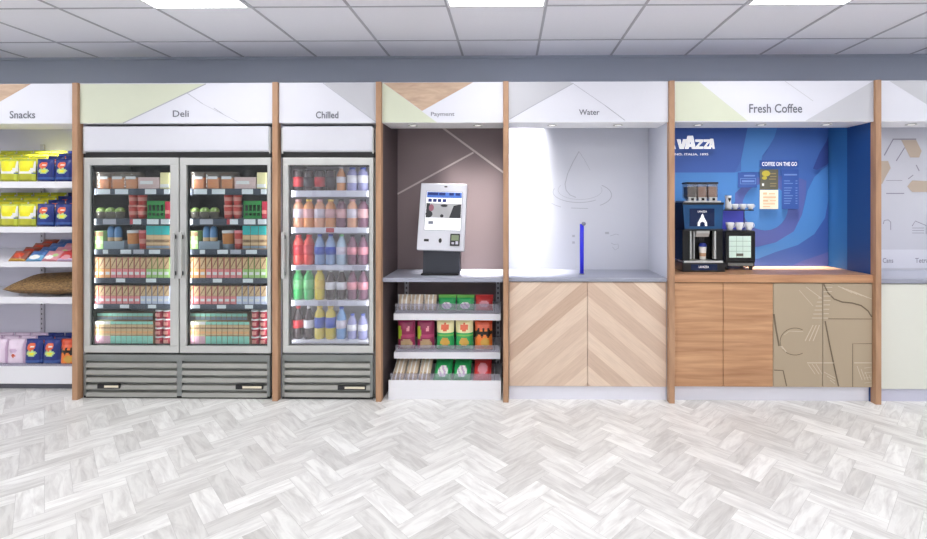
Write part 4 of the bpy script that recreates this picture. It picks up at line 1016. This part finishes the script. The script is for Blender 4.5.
file_n = {-27.2: 'outermost yellow file', -9.4: 'second outermost yellow file', 8.6: 'yellow file beyond the Snacks lettering', 26.4: 'yellow file beside the navy bags', 45: 'navy file beside the yellow bags', 63.2: 'navy file beside the oak post'}
for k, sn in ((0, 'top'), (1, 'second')):
    z, sl = snz[k]
    for px, st, cn in LAY:
        for r in range(4):
            Y = .112 + r * .082; st.put(Vector((X(px, .13), Y, z + (Y - SY + .052) * sl + .003)), '%s crisp bag, %s in the %s, %s snack shelf' % (cn, ('front', 'second', 'third', 'back')[r], file_n[px], sn), 'crisp bags on the upper snack shelves')
# third shelf: small bags lying back
z, sl = snz[2]
hs = .095; small = {'brown': bagstock('chocolate_bag', W18 * .98, hs, .032, d_brown, 'sweets'), 'sky': bagstock('chocolate_bag', W18 * .92, hs, .032, d_sky, 'sweets'), 'pink': bagstock('chocolate_bag', W18 * .92, hs, .032, d_pink, 'sweets'), 'red': bagstock('chocolate_bag', W18 * .98, hs, .032, d_redbag, 'sweets')}
for i, (px, nm, ds) in enumerate(((16, 'brown', 'brown and orange'), (33.2, 'sky', 'blue and white'), (49, 'pink', 'pink and white'), (64.6, 'red', 'red and pink'))):
    for r in range(4):
        Y = .120 + r * .074
        small[nm].put(Vector((X(px, .13), Y, z + (Y - SY) * sl + .030)), '%s sweet bag leaning on the third snack shelf, %s' % (ds, ('front of its file', 'second in its file', 'third in its file', 'last in its file')[r]), 'sweet bags on the third shelf', (-math.radians(40), 0, 0))
# fourth shelf: brown sack
z, sl = snz[3]
xa, xb = X(7, .16), b0 - .006
m = MB(); nx, ny = 28, 12; P = []; fs = []; cx_ = (xa + xb) / 2; Wd = xb - xa
for s_ in (0, 1):
    for j in range(ny + 1):
        for i in range(nx + 1):
            u = -1 + 2 * i / nx; v = -1 + 2 * j / ny
            tk = (max(0, 1 - abs(u) ** 4)) ** .5 * (max(0, 1 - abs(v) ** 3)) ** .5
            P.append((cx_ + u * Wd / 2, .265 + v * .145 * (1 - .04 * abs(u)), z + .108 + v * .03 + (1 if s_ else -1) * .058 * tk + .004 * math.sin(7 * u + 3 * v) * tk))
N = (nx + 1) * (ny + 1)
for j in range(ny):
    for i in range(nx):
        q = j * (nx + 1) + i; fs.append((q, q + nx + 1, q + nx + 2, q + 1)); q += N; fs.append((q, q + 1, q + nx + 2, q + nx + 1))
m.add(P, fs, 'brown_weave', True)
m.box(xa + .05, xb - .05, .119, .126, z + .075, z + .081, 'brown_weave')
tag(m.build('brown_sack', None, (cx_, .25, z)), 'big flat brown textured sack lying on the fourth snack shelf', 'sack')
# bottom shelf
z, sl = snz[4]
h5 = Zp(36, 341, .16) - Zp(36, 366.5, .16)
BL = bagstock('crisp_bag', W18, h5, .07, d_lilac); BN2 = bagstock('crisp_bag', W18, h5, .07, d_navy); BO = bagstock('crisp_bag', W18, h5, .07, d_orange)
for px, st, cn, fn in ((-38, BL, 'lilac', 'outermost file'), (-20.5, BL, 'lilac', 'second outermost file'), (-2.5, BL, 'lilac', 'lilac file cut by the photo edge'), (15, BL, 'lilac', 'lilac file beside the navy bags'), (32.5, BN2, 'navy', 'navy file beside the lilac bags'), (50.5, BN2, 'navy', 'navy file beside the orange bags'), (68, BO, 'orange', 'orange file against the oak post')):
    for r in range(3):
        if px < -25 and r > 1: continue
        st.put(Vector((X(px, .16), .145 + r * .085, z + .002)), '%s crisp bag, %s in the %s, bottom snack shelf' % (cn, ('front', 'middle', 'back')[r], fn), 'crisp bags on the bottom snack shelf')

# ------------------------------------------------------------------ payment bay shelf unit
a3, b3 = bay(3)
gu = thing('shelf_unit', (X(445, .1), .2, 0), 'small white shelf unit under the payment counter', 'shelf unit')
gA, gB = X(388.4, 0.0), X(501, 0.0); GYF = [.10, .10, .0]
for px in (406.5, 498):
    x = X(px, .42); u_ = MB(); u_.box(x - .016, x + .016, .42, .4375, .05, CT - .035, 'slot_metal')
    for k in range(18): u_.box(x - .006, x + .006, .4185, .4205, .12 + k * .04, .138 + k * .04, 'slot_dark')
    u_.build('slotted_upright', gu)
gz = []
for k, (y0, y1, x0, x1) in enumerate(((313.8, 320.2, 393.6, 500.6), (352.4, 358.8, 394, 500.2))):
    Y = GYF[k]; z1, z0 = Zp(445, y0, Y), Zp(445, y1, Y); xa, xb = X(x0, Y), X(x1, Y)
    s_ = MB(); s_.prism_x(xa, xb, [(Y + .01, z1 - .004), (Y + .01, z1 - .016), (.42, z1 - .016 + .03), (.42, z1 - .004 + .03)], 'shelf_white'); s_ = s_.build('shelf', gu)
    MB().box(xa, xb, Y, Y + .01, z0, z1, 'shelf_white').build('shelf_lip', s_)
    MB().box(xa + .008, xb - .008, Y + .012, Y + .015, z1, z1 + (.072 if k == 0 else .05), 'acrylic').build('front_riser', s_)
    MB().box(X(494, Y), X(494, Y) + .003, Y + .02, .38, z1 + .012, z1 + .085, 'acrylic').build('shelf_divider', s_)
    gz.append((z1 - .004, .03 / (.41 - Y)))
z1 = Zp(445, 380.5, 0.0); zl = Zp(445, 399.4, 0)
m = MB(); m.box(gA, gB, .0, .42, zl, z1 - .062, 'deck_white'); m.prism_x(gA, gB, [(.0, z1 - .062), (.0, z1), (.008, z1), (.012, z1 - .056), (.42, z1 - .016), (.42, z1 - .062)], 'deck_white'); m.build('base_deck', gu, bevel=.002)
for x in (gA + .022, gB - .022): MB().box(x - .022, x + .022, -.012, .05, 0, zl + .004, 'deck_white').build('foot', gu)
for x in (gA + .022, gB - .022): MB().box(x - .022, x + .022, .35, .42, 0, zl + .004, 'deck_white').build('foot', gu)
MB().box(gA + .01, gB - .01, .012, .015, z1, z1 + .045, 'acrylic').build('front_riser', gu)
MB().box(X(494, .02), X(494, .02) + .003, .03, .38, z1 - .02, z1 + .09, 'acrylic').build('shelf_divider', gu)
gz.append((z1 - .056, .1))
def gput(st, px, k, Y, lab, grp, rot=None, dz=.004): st.put(Vector((X(px, Y), Y, gz[k][0] + (Y + .04 - GYF[k]) * gz[k][1] + dz)), lab, grp, rot)
wG = wh(0, 18, 0, 1)[0]; wN = wh(0, 13, 0, 1)[0]
hU = .118; hM = Zp(445, 320.5, .14) - Zp(445, 352.5, .14)
U = {'beige': bagstock('nut_bag', wN, hU, .05, d_beige, 'snack'), 'green': bagstock('green_snack_bag', wG, hU, .05, d_green, 'snack'), 'red': bagstock('red_snack_bag', wG, hU, .05, d_red, 'snack'),
     'magenta': bagstock('magenta_snack_bag', wG, hM, .075, d_magenta, 'snack'), 'cream': bagstock('cream_snack_bag', wG, hM, .075, d_creamgreen, 'snack'), 'orange': bagstock('orange_snack_bag', wG, hM, .075, d_orange, 'snack')}
L3 = {'beige': bagstock('snack_bar', wN * .95, .26, .04, d_beige, 'snack'), 'green': bagstock('green_snack_bag', wG, .26, .05, d_green, 'snack'), 'red': bagstock('red_snack_bag', wG, .26, .05, d_red, 'snack')}
SU = 'under the payment counter'
for i, (px, nm, w_) in enumerate(((403, 'beige', 'beige nut bag, first from the drinks fridge'), (416, 'beige', 'beige nut bag, second from the drinks fridge'), (429.5, 'beige', 'beige nut bag next to the green bags'), (446.5, 'green', 'green bag next to the beige bags'), (465, 'green', 'green bag next to the red bag'), (484, 'red', 'red bag at the end'))):
    gput(U[nm], px, 0, .125, w_ + ', top shelf ' + SU, 'bags on the top payment shelf', (-math.radians(14), 0, 0), .018)
for i, (px, nm, w_) in enumerate(((405.5, 'magenta', 'magenta bag nearest the drinks fridge'), (425, 'magenta', 'magenta bag beside the cream bags'), (444.8, 'cream', 'cream and green bag beside the magenta bags'), (464, 'cream', 'cream and green bag beside the orange bag'), (483.4, 'orange', 'orange bag with a black band'))):
    for r in range(2): gput(U[nm], px, 1, .122 + r * .09, w_ + (', front' if r == 0 else ', second row') + ', middle payment shelf', 'bags on the middle payment shelf')
for i, (px, nm, w_) in enumerate(((396.5, 'beige', 'long beige bar pack, first from the drinks fridge'), (409.5, 'beige', 'long beige bar pack, second from the drinks fridge'), (423, 'beige', 'long beige bar pack next to the green packs'), (441.5, 'green', 'long green pack next to the beige bars'), (461, 'green', 'long green pack next to the red pack'), (482, 'red', 'long red pack at the end'))):
    gput(L3[nm], px, 2, .022, w_ + ', bottom shelf ' + SU, 'packs on the bottom payment shelf', (-math.radians(62), 0, 0), .050)

# ------------------------------------------------------------------ payment kiosk
KY = .115
kb = at(440.4, 275.4, .10)
k = thing('payment_kiosk', (kb.x, .15, CT), 'white tilted touchscreen payment kiosk on a dark stand', 'kiosk')
m = MB(); x0, x1 = X(422.6, .12), X(459.5, .12); zt = Zp(441, 247, .13)
m.prism_x(x0, x1, [(.125, CT + .012), (.145, zt), (.235, zt), (.235, CT + .012)], 'anthracite'); m.box(X(420.8, .1), X(458.6, .1), .10, .26, CT, CT + .012, 'black_satin'); m.build('stand', k, bevel=.003)
pc = at(440.2, 250.6, KY - .02); wK = X(464.9, .1) - X(417.2, .1); hK = .515
M_ = Matrix.Translation((pc.x, KY - .02, pc.z)) @ Matrix.Rotation(math.radians(1.6), 4, 'Y') @ Matrix.Rotation(-math.radians(12), 4, 'X')
def kp(px, py): return ((px - 441) / 47.5 * wK, (250.4 - py) / 67.8 * hK)
m = MB(); m.M = M_; m.box(-wK / 2, wK / 2, 0, .045, 0, hK, 'white_gloss'); hs_ = m.build('housing', k, bevel=.008)
m = MB(); m.M = M_
def kq(px0, px1, py0, py1, mt, d=.001):
    (xa, za), (xb, zb) = kp(px0, py1), kp(px1, py0); m.quad_xz(xa, xb, za, zb, -d, mt)
kq(423.4, 460.6, 191, 230.6, 'screen_line', .0008); kq(423.9, 460.1, 191.4, 230.2, 'screen_white', .0012)
kq(424.4, 459.8, 191.8, 197.6, 'screen_blue', .0016)
for xx in (425.2, 429.4, 436.6, 447, 453.4): kq(xx, xx + (6.4 if xx in (429.4, 436.6) else 4.6), 192.4, 195, 'screen_navy_bar', .002)
for xx in (426, 430.8, 435.6, 440.6): kq(xx, xx + 3.6, 198.8, 202, 'screen_navy_bar', .0016)
kq(424.4, 459.8, 203.4, 218, 'screen_photo_grey', .0016); kq(424.4, 428, 203.4, 218, 'screen_photo_dark', .002)
for px_, py_, rx, ry, mt in ((429.6, 208, 2.6, 3.6, 'screen_photo_pink'), (427.6, 214.4, 3.6, 3.4, 'screen_photo_dark'), (440.6, 216, 1.8, 1.7, 'screen_photo_dark'), (442.4, 205.6, 3.6, 1.3, 'screen_photo_dark')):
    m.poly([((kp(px_ + rx * math.cos(i * .5236), py_)[0]), -.0024, kp(px_, py_ + ry * math.sin(i * .5236))[1]) for i in range(12)], mt)
m.poly([(*[kp(a_, b_)[0]], -.0022, kp(a_, b_)[1]) for a_, b_ in ((452, 205.6), (458, 204), (459.6, 204), (459.6, 217.6), (448, 217.8))], 'screen_photo_dark')
kq(427.4, 432.4, 221.4, 224.4, 'screen_line', .0016); kq(428.6, 430.8, 226, 226.8, 'screen_line', .0016)
m.build('screen', k)
m = MB(); m.M = M_; kq(424.2, 429, 239.4, 241.8, 'black_satin', .0016); m.build('receipt_slot', k)
m = MB(); m.M = M_; m.poly([(kp(440.4 + 1.6 * math.cos(i * .5236), 240)[0], -.0016, kp(440, 240.6 + 2.4 * math.sin(i * .5236))[1]) for i in range(12)], 'black_satin'); m.build('scanner_window', k)
m = MB(); m.M = M_; (xa, za), (xb, zb) = kp(450.4, 245.4), kp(460, 233.6); m.box(xa, xb, -.014, -.0005, za, zb, 'black_satin'); rd = m.build('card_reader', k, bevel=.003)
m = MB(); m.M = M_; kq(451.6, 459, 235, 240.4, 'reader_green', .0148); kq(452, 454.6, 242, 244, 'tag_grey', .0148); kq(456, 458.6, 241, 244, 'tag_grey', .0148); m.build('reader_display', rd)
m = MB(); m.M = M_; kq(441.6, 444.6, 185.4, 186.8, 'black_satin', .0016); m.build('camera_lens', k)

# ------------------------------------------------------------------ water tap column
wx = X(581.8, .18)
w_ = thing('water_tap', (wx, .18, CT), 'slim bright blue water tap column on the water counter', 'tap')
MB().lathe((wx, .18, CT), [(.0155, 0), (.0155, Zp(582, 224, .18) - CT)], 'tap_blue', 18).build('column', w_)
zt = Zp(582, 223.6, .18)
MB().lathe((wx, .18, CT), [(.022, 0), (.022, .006)], 'knob_grey', 18).build('base_ring', w_)
m = MB(); m.M = Matrix.Translation((wx + .012, .163, zt)) @ Matrix.Rotation(math.pi / 2, 4, 'X'); m.lathe((0, 0, -.012), [(.014, 0), (.015, .004), (.015, .018), (.010, .022)], 'knob_grey', 16); m.build('push_knob', w_)

# ------------------------------------------------------------------ coffee machine
CW = .909; MY = .115
def mx(px): return X(px, MY)
def mz(py): return Zp(703, py, MY)
cm = thing('coffee_machine', (mx(703), .25, CW), 'black and blue bean-to-cup coffee machine with three bean hoppers', 'coffee machine')
bz = CW
m = MB(); m.box(mx(681.6), mx(724), MY - .02, .34, bz, mz(262.6), 'black_satin'); m.build('drip_base', cm, bevel=.004)
MB().box(mx(683), mx(722), MY - .018, MY + .10, mz(262.6), mz(260.6), 'steel').build('drip_tray', cm, bevel=.002)
pl = MB().box(mx(690), mx(716), MY - .022, MY - .0195, mz(269.6), mz(264), 'screen_navy').build('name_plate', cm)
MB().text('LAVAZZA', mx(697.6), mx(707.6), mz(267.6), mz(265.4), MY - .0228, 'glow_white', .015).build('lettering', pl)
m = MB(); m.box(mx(682.4), mx(689.6), MY, .33, mz(261), mz(230), 'black_gloss'); m.box(mx(716), mx(723), MY, .33, mz(261), mz(230), 'black_gloss'); m.box(mx(689.6), mx(716), .22, .33, mz(261), mz(230), 'black_satin'); m.build('lower_body', cm, bevel=.003)
for px0, px1 in ((689.8, 691.4), (693.4, 694.4), (714, 715.8)): MB().box(mx(px0), mx(px1), MY - .006, MY + .03, mz(259), mz(231), 'steel').build('steel_column', cm, bevel=.002)
m = MB(); m.prism_x(mx(696.4), mx(709.6), [(MY + .0, mz(230)), (MY + .0, mz(233.4)), (MY + .02, mz(237)), (MY + .10, mz(237)), (MY + .10, mz(230))], 'steel'); m.lathe((mx(701), MY + .04, mz(240)), [(.008, 0), (.010, .026)], 'black_satin', 10); m.lathe((mx(705), MY + .04, mz(240)), [(.008, 0), (.010, .026)], 'black_satin', 10); m.build('spout', cm)
m = MB(); P = [(mx(682.4), mz(204.6)), (mx(723), mz(204.6)), (mx(721.6), mz(230)), (mx(684), mz(230))]
m.add([(x, MY - .01, z) for x, z in P] + [(x, .33, z) for x, z in P], [(0, 1, 2, 3), (7, 6, 5, 4), (0, 4, 5, 1), (1, 5, 6, 2), (2, 6, 7, 3), (3, 7, 4, 0)], ['machine_blue'] + ['black_satin'] * 5); m.build('front_housing', cm, bevel=.003)
MB().box(mx(682), mx(723.4), MY - .012, .335, mz(204.6), mz(202.4), 'black_satin').build('housing_top', cm); MB().box(mx(683.6), mx(722), MY - .013, MY - .005, mz(230.6), mz(228.8), 'black_satin').build('housing_trim', cm)
sc = MB().box(mx(689), mx(713.6), MY - .014, MY - .0105, mz(226.2), mz(208.6), 'screen_navy').build('touchscreen', cm)
m = MB(); Y = MY - .0148
m.text('LAVAZZA', mx(697), mx(706), mz(212.4), mz(210.6), Y, 'glow_white', .015)
m.poly([(mx(a_), Y, mz(b_)) for a_, b_ in ((696.8, 226), (697, 222.6), (698.4, 220), (700, 217), (700.6, 214.8), (701.6, 213.6), (702.6, 214.8), (703.2, 217), (704.8, 220), (706.2, 222.6), (706.4, 226), (704.2, 226), (703.8, 222.8), (702.2, 221.6), (701, 221.6), (699.4, 222.8), (699, 226))], 'glow_white')
m.build('logo_marking', sc)
m = MB(); m.box(mx(684.6), mx(721), MY + .0, .31, mz(202.4), mz(200.8), 'steel'); m.build('hopper_deck', cm)
for i, (px, bn) in enumerate(((692.6, 'beans_dark'), (702.9, 'beans'), (713.6, 'beans'))):
    x = mx(px); hw = (mx(697.4) - mx(688)) / 2; y0 = MY + .01
    def ring(z, h_, d_, y_=None): return [(x - h_, y0, z), (x + h_, y0, z), (x + h_, y0 + d_, z), (x - h_, y0 + d_, z)]
    m = MB(); P = ring(mz(200.8), hw * .55, .05) + ring(mz(197.6), hw, .10) + ring(mz(183.8), hw, .10)
    m.add(P, [(0, 3, 2, 1)] + [(j * 4 + q, j * 4 + (q + 1) % 4, j * 4 + 4 + (q + 1) % 4, j * 4 + 4 + q) for j in (0, 1) for q in range(4)], 'hopper_clear'); hp_ = m.build('bean_hopper', cm)
    y0 += .006; m = MB(); P = ring(mz(199), hw * .35, .04) + ring(mz(196.2), hw * .8, .085) + ring(mz(186.6), hw * .8, .085)
    m.add(P, [(0, 3, 2, 1), (8, 9, 10, 11)] + [(j * 4 + q, j * 4 + (q + 1) % 4, j * 4 + 4 + (q + 1) % 4, j * 4 + 4 + q) for j in (0, 1) for q in range(4)], bn); m.build('beans', hp_)
    MB().box(x - hw - .004, x + hw + .004, MY + .005, MY + .115, mz(183.8), mz(182), 'black_satin').build('lid', hp_, bevel=.002)
    MB().prism_x(x - hw * .8, x + hw * .8, [(MY + .002, mz(200.8)), (MY + .002, mz(197.4)), (MY + .02, mz(197)), (MY + .02, mz(200.8))], 'steel').build('hopper_chute', hp_); MB().box(x - .009, x + .009, MY - .004, MY + .002, mz(200.4), mz(198), 'black_gloss').build('hopper_catch', hp_)
for px in (684.5, 721):
    for yy in (MY, .31): MB().lathe((mx(px), yy, CW), [(.012, 0), (.012, .006)], 'black_gloss', 10).build('foot', cm)
# latte glass under the spout
lx = X(702.6, MY + .05); lw = X(706.6, MY) - X(699, MY); lz = mz(260.6) + .0006; lh = Zp(703, 243.4, MY + .03) - lz
lt = thing('takeaway_cup', (lx, MY + .05, lz), 'tall paper coffee cup with blue lid under the machine spout', 'cup')
MB().lathe((lx, MY + .05, lz), [(lw * .38, 0, 'latte_pale'), (lw * .41, lh * .22, 'latte'), (lw * .43, lh * .42, 'latte_pale'), (lw * .48, lh * .80)], 'latte_pale', 16).build('cup', lt)
MB().lathe((lx, MY + .05, lz + lh * .80), [(lw * .52, 0), (lw * .52, lh * .10), (lw * .42, lh * .13), (lw * .40, lh * .20)], 'lid_blue', 16).build('lid', lt)
# milk fridge with cup warmer frame
fx0, fx1 = X(725.4, .2), X(755.6, .2); FYm = .2
def fz(py): return Zp(740, py, FYm)
mf = thing('milk_fridge', ((fx0 + fx1) / 2, .27, CW), 'small black milk fridge with lit window and cup racks', 'milk fridge')
MB().box(fx0, fx1, FYm + .012, .40, fz(267), fz(230.6), 'black_satin').build('body', mf, bevel=.004)
d = MB().box(fx0 + .002, fx1 - .002, FYm, FYm + .012, fz(262), fz(231.4), 'black_gloss').build('door', mf, bevel=.003)
wa, wb = X(729, FYm), X(750.8, FYm)
m = MB(); m.box(wa, wb, FYm - .003, FYm - .0003, fz(257.6), fz(236), 'fridge_window')
for u in (.33, .62): m.box(wa + (wb - wa) * u, wa + (wb - wa) * u + .002, FYm - .004, FYm - .003, fz(257.6), fz(236), 'fridge_window_line')
for yy in (241, 246, 251): m.box(wa, wb, FYm - .0044, FYm - .0032, fz(yy + .4), fz(yy), 'fridge_window_line')
m.box(X(736, FYm), X(743, FYm), FYm - .005, FYm - .003, fz(256), fz(253.4), 'olive_print'); m.build('window', d)
MB().box(fx0 + .02, fx1 - .02, FYm - .004, FYm + .004, fz(265.8), fz(263), 'steel_dark').build('vent_strip', mf)
for px in (728.4, 752.6):
    for yy in (FYm + .03, .37): MB().lathe((X(px, FYm), yy, CW), [(.012, 0), (.014, fz(266.8) - CW)], 'black_satin', 10).build('foot', mf)
rk = MB(); rk.box(fx0 + .004, fx1 - .002, FYm + .02, .38, fz(210.8), fz(209.6), 'black_satin')
rk.box(fx0 + .004, fx0 + .012, FYm + .16, .38, fz(230.4), fz(210.8), 'black_satin'); rk.box(fx1 - .012, fx1 - .004, FYm + .16, .38, fz(230.4), fz(210.8), 'black_satin'); rk.build('cup_rack', mf)
MB().box(fx0 + .012, fx1 - .012, .36, .375, fz(230.4), fz(210.8), 'violet_glow').build('rack_back', mf)
def cup_proto(w, h):
    t = thing('coffee_cup', (0, 0, 0), '', 'cup')
    MB().lathe((0, 0, 0), [(w * .26, 0), (w * .30, h * .06), (w * .45, h * .5), (w * .5, h), (w * .47, h), (w * .42, h * .55), (w * .2, h * .12)], 'porcelain', 18).build('bowl', t)
    MB().tube([(w * .44, 0, h * .82), (w * .58, 0, h * .86), (w * .66, 0, h * .66), (w * .60, 0, h * .42), (w * .42, 0, h * .36)], w * .045, 'porcelain', 8).build('handle', t)
    return t
cwid = X(748, .25) - X(740, .25)
CS = Stock(cup_proto(cwid, Zp(740, 222, .2) - Zp(740, 230, .2))); CU = Stock(cup_proto(X(747, .2) - X(740.4, .2), Zp(740, 204, .2) - Zp(740, 209.6, .2)))
pos_ = ('nearest the coffee machine', 'in the middle', 'farthest from the coffee machine')
for i, px in enumerate((729.8, 739.2, 749)): CS.put(Vector((X(px, .24), .24, fz(230.6) + .0006)), 'larger white coffee cup on the milk fridge, ' + pos_[i], 'cups on the milk fridge')
for i, px in enumerate((735, 742.8, 750.6)): CU.put(Vector((X(px, .265), .265, fz(209.6) + .0006)), 'white coffee cup on the upper rack, ' + pos_[i], 'cups on the upper rack')
jx = X(728.2, .26); jz = fz(209.6) + .0006; jh = Zp(728, 195.6, .26) - jz; jw = X(731.4, .26) - X(724.8, .26)
j = thing('milk_jug', (jx, .26, jz), 'tall white jug with a dark heart beside the upper cups', 'jug')
MB().lathe((jx, .26, jz), [(jw * .44, 0), (jw * .5, jh * .2), (jw * .40, jh * .65), (jw * .48, jh), (jw * .44, jh), (jw * .34, jh * .6)], 'porcelain', 16).build('body', j)
m = MB(); yy = .26 - jw * .505
m.poly([(jx + jw * u, yy + abs(u) * .012, jz + jh * v) for u, v in ((0, .52), (.2, .70), (.22, .82), (.1, .86), (0, .80), (-.1, .86), (-.22, .82), (-.2, .70))], 'pack_black'); m.build('heart_marking', j)

# ------------------------------------------------------------------ lamps
def area(name, loc, rot, sx, sy, power, col=(1, 1, 1)):
    l = bpy.data.lights.new(name, 'AREA'); l.shape = 'RECTANGLE'; l.size = sx; l.size_y = sy; l.energy = power; l.color = col
    o = bpy.data.objects.new(name, l); COL.objects.link(o); o.location = loc; o.rotation_euler = rot; return o
def led(i, u0, u1, power, y=.335, col=(1, .98, .95), tilt=.0, spread=50):
    a, b = bay(i); x0, x1 = a + (b - a) * u0, a + (b - a) * u1
    area('led_strip', ((x0 + x1) / 2, y, 2.22), (tilt, 0, 0), x1 - x0, .06, power, col).data.spread = math.radians(spread)
led(0, .50, .64, 2.2, spread=30); led(3, .45, .98, 9, y=.32, spread=28); led(4, .04, .26, 4.5, y=.34, spread=28); led(4, .02, .22, 2.6, y=.33, spread=50, tilt=math.radians(14)); led(5, .03, .97, 7, y=.385, col=(1, .97, .92), spread=16); led(6, .05, .95, 1.5)
for d_ in d2 + d1:
    zc_ = (d_[3] + d_[4]) / 2
    for x_, r_ in ((d_[1] + .004, -1), (d_[2] - .004, 1)):
        area('fridge_fill', (x_, .012, zc_), (math.radians(90), 0, math.radians(62 * r_)), .016, d_[4] - d_[3] - .04, 1.6 if d_ in d2 else 2.2)  # unseen fill lights added at the door edges to brighten the stock
w = bpy.data.worlds.new('world'); S.world = w; w.use_nodes = True
w.node_tree.nodes['Background'].inputs[0].default_value = (.9, .93, 1, 1); w.node_tree.nodes['Background'].inputs[1].default_value = .3
S.view_settings.view_transform = 'Standard'; S.view_settings.look = 'None'; S.view_settings.exposure = -0.04
S.cycles.max_bounces = 10; S.cycles.diffuse_bounces = 5; S.cycles.transparent_max_bounces = 16
S.cycles.sample_clamp_indirect = 4.0
